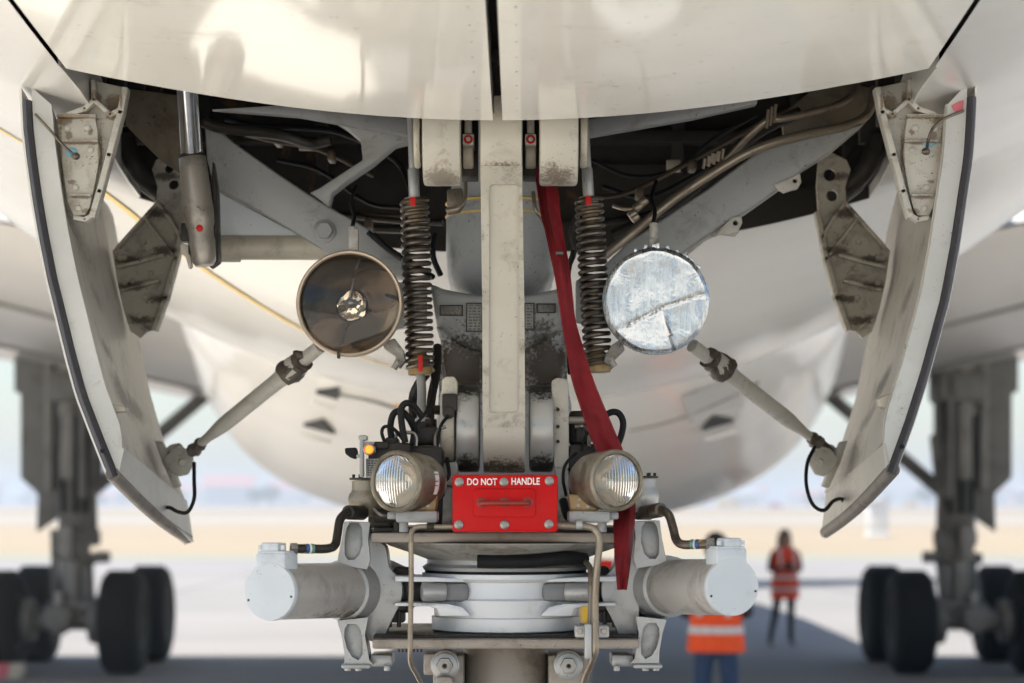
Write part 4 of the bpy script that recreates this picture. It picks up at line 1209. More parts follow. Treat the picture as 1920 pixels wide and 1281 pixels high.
mb.plate([(600, 376), (580, 362), (600, 352), (680, 300), (676, 262), (650, 240), (628, 226), (662, 228), (782, 256), (782, 262), (740, 272), (700, 306), (650, 340), (622, 362), (616, 392)], DB + 0.01, 0.055, 0.006, (), 0, 3)
mb.obj('upper_link', M['grey'], BRL)
mb = MB()
c = P(609, 434, DB); mb.lathe(c, (0, -1, 0), [(-0.01, 0.0235), (0.003, 0.0235), (0.0045, 0.021), (0.0045, 0)], 30); mb.hexa(c + Vector((0, -0.004, 0)), c + Vector((0, -0.02, 0)), 0.0175); 
mb.obj('brace_bolt', M['grey'], BRL)
mb = MB()
mb.tube([P(700, 440, DB - 0.05), P(730, 468, DB - 0.06), P(770, 492, DB - 0.05), P(812, 520, DB)], 0.006, 10)
mb.tube([P(690, 436, DB - 0.04), P(735, 474, DB - 0.05), P(790, 508, DB - 0.04)], 0.005, 10)
mb.tube([P(815, 440, DB), P(812, 480, DB - 0.03), P(826, 516, DB - 0.01)], 0.006, 10)
mb.obj('brace_hose', M['black'], BRL)
# ---- right drag brace
rb = MB()
rb.plate([(1130, 500), (1180, 452), (1240, 412), (1330, 352), (1410, 292), (1440, 276), (1560, 246), (1622, 232), (1560, 284), (1506, 318), (1490, 334), (1400, 398), (1340, 432), (1282, 474), (1200, 530), (1150, 560)], DB, 0.07, 0.006, (), 0, 3)
BRR = rb.obj('drag_brace', M['grey'], PLANE, 'broad grey brace with hole lugs slanting up to the right')
mb = MB()
mb.plate([(1450, 346), (1476, 336), (1500, 324), (1503, 342), (1496, 354), (1480, 358), (1470, 362), (1454, 352)], DB - 0.006, 0.014, 0.002, [circ(1491, 339, 4.5, 12)])
mb.plate([(1352, 428), (1372, 408), (1390, 404), (1392, 418), (1384, 434), (1366, 440), (1346, 438)], DB - 0.006, 0.014, 0.002, [circ(1379, 418, 5, 12)])
mb.plate([(1290, 470), (1320, 444), (1350, 430), (1374, 426), (1386, 436), (1378, 444), (1350, 440), (1322, 452), (1286, 482)], DB + 0.03, 0.014, 0.002, [circ(1371, 433, 4, 10)])
mb.obj('lug_plate', M['white'], BRR)
mb = MB(); mb.tube([P(1640, 165, 4.62), P(1628, 212, 4.6), P(1588, 236, 4.56), P(1500, 254, 4.52), P(1420, 278, 4.5), P(1350, 316, 4.5), P(1260, 376, 4.5), P(1170, 450, 4.5), P(1120, 490, 4.5)], 0.0095, 12)
mb.tube([P(1602, 158, 4.6), P(1592, 184, 4.58), P(1548, 204, 4.54), P(1470, 222, 4.5), P(1440, 226, 4.5), P(1410, 250, 4.52), P(1370, 292, 4.56), P(1330, 330, 4.6)], 0.0075, 12)
PIP = mb.obj('hydraulic_pipe', M['bronze'], BRR)
mb = MB()
for (x, y, a) in ((1445, 210, 30), (1444, 226, 30), (1336, 298, -20), (1346, 294, -20), (1326, 302, -20)):
    for k in (-1, 0, 1):
        c = P(x + k * 8 * math.cos(R_(a)), y - k * 5, 4.49); mb.cyl(c + Vector((0, 0, -0.010)), c + Vector((0.003, 0, 0.010)), 0.0032, 8)
for (x, y) in ((1196, 388), (1186, 402), (1206, 378), (1190, 408)):
    mb.cyl(P(x - 6, y + 5, 4.48), P(x + 6, y - 5, 4.48), 0.009, 12, 0.002)
mb.tube([P(1150, 386, 4.5), P(1172, 392, 4.48), P(1192, 392, 4.48)], 0.004, 8)
mb.obj('pipe_coupling', M['bronze'], PIP)
# ---- harness and pipes in the well, behind the springs
mb = MB()
mb.tube([P(600, 400, 4.85), P(680, 408, 4.85), P(770, 416, 4.82), P(830, 418, 4.8)], 0.007, 8)
mb.tube([P(560, 424, 4.9), P(680, 428, 4.9), P(800, 432, 4.85)], 0.010, 8)
mb.tube([P(380, 228, 4.5), P(420, 240, 4.52), P(520, 252, 4.6), P(580, 268, 4.7), P(620, 262, 4.7)], 0.012, 10)
mb.tube([P(1110, 420, 4.8), P(1170, 412, 4.8), P(1230, 400, 4.85)], 0.008, 8)
mb.tube([P(1500, 210, 4.6), P(1420, 250, 4.65), P(1360, 300, 4.7), P(1270, 380, 4.75), P(1150, 440, 4.8)], 0.012, 8)
mb.tube([P(1086, 400, 4.34), P(1072, 430, 4.34), P(1076, 470, 4.34), P(1066, 500, 4.36)], 0.006, 8)
mb.obj('hose_run', M['darksteel'], WELL)

# ---- left retraction actuator
DA = 4.40
top, bot = P(352, 170, DA - 0.075), P(384, 498, DA)
ra = MB()
A = P(360, 292, DA + 0.01); dv = bot - A; L = dv.length
ra.lathe(A, dv, [(0, 0.0), (0, 0.024), (0.004, 0.027), (0.03, 0.0275), (L * 0.5, 0.030), (L * 0.62, 0.0285), (L * 0.66, 0.0255), (L * 0.74, 0.0245), (L * 0.78, 0.026), (L * 0.96, 0.0235), (L, 0.018), (L, 0)], 36)
ACT = ra.obj('door_actuator', M['actuator'], PLANE, 'hydraulic door actuator with bright chrome rod on the left')
mb = MB(); mb.cyl(top - (A - top) * 0.3, A + (A - top).normalized() * 0.01, 0.0215, 36); mb.obj('chrome_rod', M['chrome'], ACT)
mb = MB(); mb.lathe(A - dv.normalized() * 0.002, dv, [(0, 0.0215), (0, 0.0262), (0.006, 0.0272), (0.010, 0.0262)], 36, 0, False, True); mb.obj('wiper_ring', M['darksteel'], ACT)
mb = MB(); c = P(374, 428, DA - 0.026); mb.lathe(c, (0, -1, 0), [(-0.003, 0.0068), (0.001, 0.0068), (0.002, 0.004), (0.002, 0)], 18); mb.obj('red_button', M['redmark'], ACT)
mb = MB()
mb.boxpx(352, 420, 362, 478, DA + 0.02, DA + 0.09, 0.006); mb.boxpx(338, 418, 356, 452, DA + 0.03, DA + 0.08, 0.004)
mb.plate([(398, 300), (406, 352), (408, 420), (410, 490), (392, 502), (396, 420), (394, 352)], DA + 0.03, 0.05, 0.004)
mb.obj('actuator_lug', M['darksteel'], ACT)
mb = MB(); mb.plate([(338, 456), (352, 458), (356, 470), (360, 500), (354, 504), (348, 482), (338, 474)], DA + 0.03, 0.02, 0.002); mb.obj('lock_tab', M['cream'], ACT)
# ---- landing lights
def landing_light(xc, yc, s):
    d = 4.16; c = P(xc, yc, d); R = S(100, d)
    lab = 'round landing light with smoked mirror bowl' if s < 0 else 'round landing light taped over with silver foil'
    mb = MB()
    mb.lathe(c + Vector((0, 0.012, 0)), (0, 1, 0), [(0.0, R * 0.93), (0.0, R * 0.985), (0.03, R * 0.95), (0.06, R * 0.80), (0.10, R * 0.55), (0.12, R * 0.3), (0.12, 0)], 64, 0, True)
    o = mb.obj('landing_light', M['greydirty'] if s < 0 else M['darksteel'], PLANE, lab)
    if s < 0:
        mb = MB(); mb.lathe(c, (0, 1, 0), [(0.012, R * 0.925), (0.002, R * 0.93), (-0.002, R * 0.945), (-0.003, R * 0.975), (0.0, R * 1.0), (0.014, R * 1.005), (0.02, R * 0.985)], 72, 0, False, True)
        g = MB(); g.boxpx(632, 656, 637, 672, d - 0.006, d + 0.01); 
        mb.obj('retaining_ring', M['rimring'], o)
        g.obj('ring_gap', M['darksteel'], o)
        bw = MB(); rows = []
        prof = [(0.010 + 0.078 * (1 - (k / 22) ** 2), R * 0.93 * k / 22) for k in range(22, 0, -1)] + [(0.088, 0.0)]
        bw.lathe(c, (0, 1, 0), prof[:-1] + [(0.0882, 0.0)], 64)
        # the lathe closes its open end with a cap; take the front cap away
        bmx = bw.bm; bmx.faces.ensure_lookup_table()
        big = max(bmx.faces, key=lambda f: len(f.verts)); bmx.faces.remove(big)
        bw.obj('reflector_bowl', M['bowl_dark'], o)
        co = MB(); co.lathe(c, (0, 1, 0), [(0.008 + 0.078 * (1 - (r_ / 0.93) ** 2) - 0.0015, R * r_) for r_ in (0.28, 0.24, 0.2, 0.16, 0.12, 0.08, 0.04)] + [(0.0850, 0.0)], 48)
        co.jitter(0.005, 70)
        bmx = co.bm; bmx.faces.remove(max(bmx.faces, key=lambda f: len(f.verts))); co.obj('reflector_core', M['bowl_core'], o)
        bl = MB(); cc = c + Vector((0.0, 0.045, 0.004))
        bl.ball(cc, 0.012, (1.1, 1.2, 0.8)); bl.cyl(cc + Vector((-0.018, 0, 0)), cc + Vector((0.018, 0, 0)), 0.003, 8)
        for k in range(5):
            a = 2 * math.pi * k / 5 + 0.4; e = cc + Vector((0.02 * math.cos(a), 0.012, 0.017 * math.sin(a))); bl.cyl(cc, e, 0.0012, 6)
        bl.tube([cc + Vector((-0.004, 0, 0.01)), cc + Vector((0.002, 0.0, 0.03)), cc + Vector((0.004, 0.012, 0.048))], 0.0015, 6)
        bl.obj('bulb', M['steel'], o)
        ln = MB()
        ln.lathe(c, (0, 1, 0), [(-0.0075, 0.0), (-0.0073, R * 0.15), (-0.006, R * 0.4), (-0.003, R * 0.65), (0.002, R * 0.85), (0.006, R * 0.925)], 64)
        bmx = ln.bm; big = max(bmx.faces, key=lambda f: len(f.verts)); bmx.faces.remove(big)
        ln.obj('lens', M['glass'], o)
    else:
        mb = MB()                                          # crumpled foil disc with a rolled rim
        rows = []; nr = 26; na = 96
        for i in range(nr + 1):
            row = []
            for k in range(na + 1):
                a = 2 * math.pi * (k % na) / na; t = i / nr; r = R * t * (1 + 0.006 * math.sin(9 * a) + 0.004 * math.sin(23 * a + 1))
                x, z = r * math.cos(a), r * math.sin(a)
                n1 = mnoise.noise(Vector((x * 60, z * 7, 3.1))) * 0.0018 + mnoise.noise(Vector((x * 26, z * 20, 1.3))) * 0.0026 + mnoise.noise(Vector((x * 140, z * 11, 5.3))) * 0.0008
                # two long creases that part the sheet
                l1 = (z + 0.012) - (0.52 * (x - 0.012) if x < 0.012 else 0.32 * (x - 0.012))
                cr = -0.0022 * math.exp(-(l1 / 0.003) ** 2)
                l2 = (x - 0.012) + 0.28 * (z + 0.012); cr += (-0.002 * math.exp(-(l2 / 0.003) ** 2)) if z < -0.012 else 0
                tilt = 0
                if l1 < 0: tilt = -0.16 * l1 * (1 if l2 < 0 else -0.4)
                y = -0.004 + n1 + cr + tilt * 0.5 + (0.004 * max(0, t - 0.95) / 0.05 if t > 0.95 else (-0.001 if 0.92 < t <= 0.95 else 0))
                row.append(c + Vector((x, y, z)))
            rows.append(row)
        mb.grid(rows)
        lst = MB()
        f = mb.obj('foil_cover', M['foil'], o, 'crumpled silver foil stretched over the lamp', sharp=30)
        rr = MB()
        for i in range(1): rr.lathe(c + Vector((0, 0.002, 0)), (0, 1, 0), [(0.002, R * 0.985), (0.0, R * 0.995), (0.002, R * 1.004), (0.02, R * 1.006), (0.03, R * 0.99)], 72, 0, False, True)
        rr.obj('foil_rim', M['foil'], o)
        tg = MB()
        for k in range(9):
            a = R_(40 + k * 9 + rnd.uniform(-3, 3)); e = c + Vector((R * 1.02 * math.cos(a), 0.006 + rnd.uniform(-0.004, 0.01), R * 1.02 * math.sin(a)))
            tg.box(e, (rnd.uniform(0.006, 0.014), 0.008, rnd.uniform(0.004, 0.010)), 0.001, Matrix.Rotation(a, 3, 'Y'))
        tg.obj('foil_scraps', M['foil'], o)
    br = MB()
    if s < 0:
        br.boxpx(653, 428, 672, 470, d + 0.01, d + 0.03, 0.003); br.cyl(P(661, 425, d + 0.02), P(661, 468, d + 0.02), 0.0085, 14, 0.002)
        br.plate([(722, 640), (740, 634), (756, 656), (760, 676), (748, 690), (740, 684), (742, 668), (718, 652)], d + 0.03, 0.05, 0.003)
        br.cyl(P(746, 678, d + 0.02), P(738, 692, d + 0.02), 0.006, 12, 0.001)
    else:
        br.cyl(P(1226, 418, d + 0.02), P(1226, 466, d + 0.02), 0.0085, 14, 0.002); br.boxpx(1217, 446, 1236, 468, d + 0.01, d + 0.03, 0.003)
        br.plate([(1165, 636), (1148, 646), (1136, 664), (1132, 678), (1144, 686), (1152, 676), (1172, 656)], d + 0.03, 0.05, 0.003)
        br.cyl(P(1144, 672, d + 0.02), P(1153, 688, d + 0.02), 0.006, 12, 0.001)
    br.obj('lamp_bracket', M['greydirty'], o)
    # arm to the leg
    am = MB()
    x2 = 800 if s < 0 else 1080
    am.plate([(xc, yc - 40), (xc, yc + 60), (x2, yc + 40), (x2, yc - 40)] if s < 0 else [(xc, yc - 40), (xc, yc + 60), (x2, yc + 40), (x2, yc - 40)], 4.34, 0.03, 0.004)
    am.obj('lamp_arm', M['grey'], o)
landing_light(655, 569, -1)
landing_light(1230, 564, 1)

# ---- taxi lights
def taxi_light(s):
    if s < 0: c = P(744, 903, 3.87); nx = -0.60
    else: c = P(1155, 901, 3.87); nx = 0.52
    R = S(55, 3.87)
    n = Vector((nx, -1, 0)).normalized(); back = -n
    lab = ('left' if s < 0 else 'right') + ' small ribbed taxi light in a grimy round housing'
    mb = MB()
    mb.lathe(c + back * 0.004, back, [(0, R * 0.92), (0.0, R), (0.012, R * 1.0), (0.05, R * 1.0), (0.075, R * 0.94), (0.095, R * 0.78), (0.106, R * 0.5), (0.108, 0)], 48, 0, True)
    o = mb.obj('taxi_light', M['lampbody'], PLANE, lab)
    mb = MB(); mb.lathe(c, back, [(0.006, R * 0.90), (-0.003, R * 0.92), (-0.006, R * 0.98), (-0.003, R * 1.05), (0.006, R * 1.07), (0.014, R * 1.05), (0.016, R * 0.99)], 56, 0, False, True)
    mb.obj('lamp_rim', M['lampbody'], o)
    bw = MB(); bw.lathe(c, back, [(0.004 + 0.04 * (1 - (k / 12) ** 2), R * 0.9 * k / 12) for k in range(12, 0, -1)] + [(0.0442, 0)], 48)
    big = max(bw.bm.faces, key=lambda f: len(f.verts)); bw.bm.faces.remove(big)
    bw.obj('reflector_bowl', M['bowl_bright'], o)
    # ribbed glass: convex with upright flutes
    ln = MB(); ref = Vector((0, 0, 1)); u = n.cross(ref).normalized(); w = ref; rows = []
    NU, NV = 110, 18
    for j in range(NV + 1):
        row = []
        v = -1 + 2 * j / NV; hw = math.sqrt(max(0.0, 1 - v * v * 0.998))
        for i in range(NU + 1):
            x = (-1 + 2 * i / NU) * hw; rr = x * x + v * v
            h = 0.010 * (1 - rr) + 0.0012 * abs(math.sin(x * 26)) * (0.35 if v < -0.35 else 1.0)
            row.append(c + u * (x * R * 0.9) + w * (v * R * 0.9) + n * h)
        rows.append(row)
    ln.grid(rows); ln.obj('ribbed_lens', M['fluted'], o, sharp=80)
    bl = MB(); bl.ball(c + back * 0.022 + Vector((0, 0, -0.006)), 0.009, (1, 1, 1), 0, 14); bl.obj('bulb', M['white_clean'], o)
    q = (lambda x: x) if s < 0 else (lambda x: 1886 - x)
    st = MB(); st.plate([(q(772), 930), (q(822), 926), (q(816), 962), (q(764), 962)], 3.90, 0.06, 0.004); st.obj('bracket', M['rustbracket'], o)
    rv = MB()
    for x, y in ((782, 938), (800, 936), (784, 950), (802, 948)): rv.lathe(P(q(x), y, 3.90), (0, -1, 0), [(-0.001, 0.0034), (0.0012, 0.0028), (0.0014, 0)], 10)
    rv.obj('rivets', M['steel'], o, kind='stuff')
    ft = MB(); ft.boxpx(min(q(742), q(820)), 958, max(q(742), q(820)), 980, 3.885, 3.97, 0.004)
    ft.boxpx(min(q(726), q(744)), 960, max(q(726), q(744)), 974, 3.90, 3.95, 0.003)
    ft.cyl(P(q(757), 976, 3.93), P(q(757), 998, 3.93), 0.008, 12, 0.001)
    ft.obj('lamp_foot', M['grey'], o)
    if s < 0:
        lb = MB(); lb.grid([[c + back * (0.045 + 0.012 * i) + (Vector((0, 0, 1)) * math.sin(R_(a)) + (-u if u.x < 0 else u) * math.cos(R_(a))) * R * 1.004 for a in (20, 8, -4, -16, -26)] for i in range(2)], th=0.0008)
        l_ = lb.obj('housing_label', M['whiteprint'], o)
taxi_light(-1); taxi_light(1)

# ---- red box
rx = MB()
rx.boxpx(848, 890, 1046, 998, 3.852, 3.96, 0.005)
RED = rx.obj('warning_box', M['redpaint'], PLANE, 'bright red box lettered DO NOT HANDLE below the centre beam')
sub = MB()
sub.plate(rrect(887, 917, 1004, 970, 9, 4), 3.846, 0.008, 0.0016); sub.obj('raised_panel', M['redpaint'], RED)
hn = MB()
hn.tube([P(903, 944, 3.852), P(903, 944, 3.832), P(908, 944, 3.826), P(984, 944, 3.826), P(989, 944, 3.832), P(989, 944, 3.852)], 0.0045, 12, n=4)
for x in (903, 946, 989): hn.lathe(P(x, 942, 3.848), (0, -1, 0), [(-0.002, 0.012), (0.001, 0.0115), (0.003, 0.007), (0.003, 0)], 20)
hn.obj('handle', M['handle'], RED)
scr0 = None
for x, y in ((861, 904), (945, 904), (1030, 902), (860, 984), (946, 984), (1029, 983)):
    if scr0 is None:
        r_ = MB(); r_.lathe((0, 0, 0), (0, -1, 0), [(-0.002, 0.0078), (0.0016, 0.0078), (0.003, 0.006), (0.0033, 0.0022), (0.002, 0.0018), (0.002, 0)], 20)
        scr0 = r_.obj('screw', M['steel'], RED); so = scr0
    else: so = scr0.copy(); sc.collection.objects.link(so); so.parent = RED
    so.location = P(x, y, 3.852)
def lettering(txt, x0, x1, yb, hpx, d, mat, parent, name):
    cu = bpy.data.curves.new(name, 'FONT'); cu.body = txt; cu.size = 1.0; cu.extrude = 0.0; cu.offset = 0.016; cu.resolution_u = 3
    t = bpy.data.objects.new(name, cu); sc.collection.objects.link(t)
    bpy.context.view_layer.update()
    me = bpy.data.meshes.new_from_object(t.evaluated_get(bpy.context.evaluated_depsgraph_get()))
    bpy.data.objects.remove(t)
    xs = [v.co.x for v in me.vertices]; ys = [v.co.y for v in me.vertices]
    w, h = max(xs) - min(xs), max(ys) - min(ys)
    a, b_ = P(x0, yb, d), P(x1, yb - hpx, d)
    for v in me.vertices:
        v.co = Vector((a.x + (v.co.x - min(xs)) / w * (b_.x - a.x), a.y, a.z + (v.co.y - min(ys)) / h * (b_.z - a.z)))
    me.materials.append(mat)
    o = bpy.data.objects.new(name, me); sc.collection.objects.link(o); o.parent = parent
    return o
lettering('DO NOT', 876, 932, 910, 13, 3.8512, M['whiteprint'], RED, 'lettering')
lettering('HANDLE', 959, 1012, 909, 13, 3.8512, M['whiteprint'], RED, 'lettering')

# ---- steering plates and collar
pt = MB(); pt.boxpx(696, 999, 1189, 1018, 3.98, 4.5, 0.004)
TP = pt.obj('steering_plate', M['brownsteel'], PLANE, 'upper flat brown plate under the red box')
tw = MB(); tw.boxpx(700, 989, 860, 1000, 4.01, 4.4, 0.002); tw.boxpx(1040, 989, 1186, 1000, 4.01, 4.4, 0.002); tw.obj('shim', M['darksteel'], TP)
pb = MB(); pb.boxpx(698, 1199, 1198, 1217, 3.98, 4.5, 0.004)
BP = pb.obj('steering_plate', M['brownsteel'], PLANE, 'lower flat brown plate under the steering collar')
tw = MB(); tw.boxpx(700, 1191, 1195, 1200, 4.01, 4.4, 0.002)
for k in range(7): tw.cyl(P(748 + k * 7, 1217, 4.0), P(748 + k * 7, 1223, 4.0), 0.002, 6)
tw.obj('shim', M['darksteel'], BP)
AX = P(948, 1100, 4.165)
def zz(py, d=4.03): return CAMZ + (940 - py) / F * d
dish = MB()
dish.lathe((AX.x, AX.y, 0), (0, 0, 1), [(zz(1062), 0.12), (zz(1056), 0.135), (zz(1040), 0.175), (zz(1026), 0.215), (zz(1020), 0.225), (zz(1018), 0.225), (zz(1018), 0.0)], 56)
DISH = dish.obj('dust_shield', M['greydirty'], TP)
ht = MB()
for s in (-1, 1):
    ht.lathe((AX.x + s * 0.066, AX.y - 0.17, zz(1032)), (0, -0.55, -0.75), [(-0.01, 0.009), (0.003, 0.008), (0.0015, 0)], 14)
ht.obj('shield_slot', M['blackhole'], TP)
rg = MB(); rg.lathe((AX.x, AX.y, 0), (0, 0, 1), [(zz(1076), 0.0), (zz(1076), 0.128), (zz(1072), 0.152), (zz(1066), 0.155), (zz(1060), 0.146), (zz(1042), 0.146), (zz(1040), 0.0)], 56)
rg.obj('ring', M['silver'], TP)
hs = MB(); hs.tube([P(896, 1052, 4.0), P(940, 1053, 3.995), P(1000, 1052, 3.99), (P(1060, 1047, 4.0)), P(1098, 1050, 4.02)], 0.0125, 14)
hs.obj('black_hose', M['black'], TP)
bg_ = MB(); bg_.lathe((AX.x, AX.y, 0), (0, 0, 1), [(zz(1084), 0.14), (zz(1078), 0.150), (zz(1070), 0.150), (zz(1068), 0.14)], 56); bg_.obj('seal_ring', M['black'], TP)

col = MB()
pr = [(1190, 0.0), (1190, 0.130), (1186, 0.137), (1162, 0.1375), (1160, 0.132), (1158, 0.1325), (1128, 0.134), (1124, 0.128), (1122, 0.1275), (1094, 0.128), (1090, 0.15), (1086, 0.155), (1078, 0.155), (1076, 0.14), (1076, 0)]
col.lathe((AX.x, AX.y, 0), (0, 0, 1), [(zz(y), r) for y, r in pr], 72)
COL = col.obj('steering_collar', M['collar'], PLANE, 'silver turned steering collar between the two brown plates')
er = MB()
for s in (-1, 1):
    q = (lambda x: x) if s < 0 else (lambda x: 1896 - x)
    er.plate([(q(740), 1080), (q(815), 1082), (q(880), 1086), (q(880), 1092), (q(740), 1091)], 4.035, 0.12, 0.003)
    er.plate([(q(740), 1130), (q(840), 1132), (q(866), 1138), (q(884), 1156), (q(824), 1156), (q(818), 1142), (q(804), 1137), (q(740), 1137)], 4.035, 0.12, 0.003)
    er.lathe(P(q(830), 1087, 4.10), (0, 0, -1), [(0, 0.0), (0, 0.036), (0.004, 0.038), (0.040, 0.038), (0.044, 0.036), (0.044, 0)], 28)
er.obj('collar_ear', M['collar'], COL)
er = MB()
for s in (-1, 1):
    q = (lambda x: x) if s < 0 else (lambda x: 1896 - x)
    er.boxpx(min(q(806), q(880)), 1092, max(q(806), q(880)), 1129, 4.045, 4.11, 0.012)
    e2 = MB(); e2.cyl(P(q(790), 1110, 4.04), P(q(836), 1110, 4.05), 0.0165, 24, 0.004); e2.obj('rod_end', M['silver'], COL)
er.obj('collar_recess', M['recess'], COL)
# piston and torque link lugs under the lower plate
ps = MB(); ps.cyl(Vector((AX.x, AX.y, zz(1219))), Vector((AX.x, AX.y, 0.62)), 0.078, 48, 0.003)
PST = ps.obj('piston', M['brownsteel'], PLANE, 'brownish sliding piston below the lower plate')
ps = MB(); ps.cyl(Vector((AX.x - 0.42, AX.y, 0.53)), Vector((AX.x + 0.42, AX.y, 0.53)), 0.075, 28, 0.01); ps.cyl(Vector((AX.x, AX.y, 0.45)), Vector((AX.x, AX.y, 0.72)), 0.11, 32, 0.02)
ps.obj('axle', M['grey'], PST)
for dx in (-0.26, 0.26):
    r, w = 0.53, 0.19
    wh = MB()
    wh.lathe((0, 0, 0), (1, 0, 0), [(-w * 0.86, 0.25), (-w, 0.34), (-w * 0.92, r * 0.9), (-w * 0.66, r * 0.985), (-w * 0.2, r), (w * 0.2, r), (w * 0.66, r * 0.985), (w * 0.92, r * 0.9), (w, 0.34), (w * 0.86, 0.25)], 56, 0)
    wh.lathe((0, 0, 0), (1, 0, 0), [(-w * 0.7, 0), (-w * 0.7, 0.1), (-w * 0.4, 0.2), (-w * 0.85, 0.255), (w * 0.85, 0.255), (w * 0.4, 0.2), (w * 0.7, 0.1), (w * 0.7, 0)], 40, 1)
    w_ = wh.obj('nose_wheel', [M['tyre'], M['rim']], PST); w_.location = (AX.x + dx, AX.y, 0.53)
for s, x, y in ((-1, 834, 1248), (1, 1066, 1248)):
    c = P(x, y, 4.02)
    mb = MB(); mb.lathe(c, (0, 1, 0), [(0.0, 0.0), (0.0, 0.017), (0.002, 0.022), (0.008, 0.0225), (0.010, 0.026), (0.03, 0.026), (0.1, 0.024), (0.1, 0)], 36)
    o = mb.obj('link_pin', M['silver'], PLANE, 'round hex headed pin at the %s under the lower plate' % ('left' if s < 0 else 'right'))
    mb = MB(); mb.hexa(c + Vector((0, 0.001, 0)), c + Vector((0, -0.010, 0)), 0.0155); mb.lathe(c + Vector((0, -0.010, 0)), (0, -1, 0), [(0, 0.009), (0.004, 0.009), (0.004, 0.005), (0.001, 0.004), (0.001, 0)], 20)
    h_ = mb.obj('pin_nut', M['steel'], o)
    mb = MB(); mb.lathe(c + Vector((0, -0.0115, 0)), (0, -1, 0), [(0, 0), (0, 0.0035), (0.0007, 0.0035), (0.0007, 0)], 10); mb.obj('pin_bore', M['black'], o)
    mb = MB()
    if s < 0: mb.boxpx(794, 1226, 822, 1266, 4.03, 4.12, 0.004); mb.boxpx(812, 1228, 870, 1330, 4.08, 4.2, 0.006); mb.boxpx(816, 1268, 850, 1330, 4.0, 4.1, 0.01)
    else: mb.boxpx(1028, 1228, 1100, 1330, 4.08, 4.2, 0.006); mb.boxpx(1084, 1228, 1110, 1264, 4.04, 4.1, 0.006)
    mb.obj('link_lug', M['brownsteel'], o)

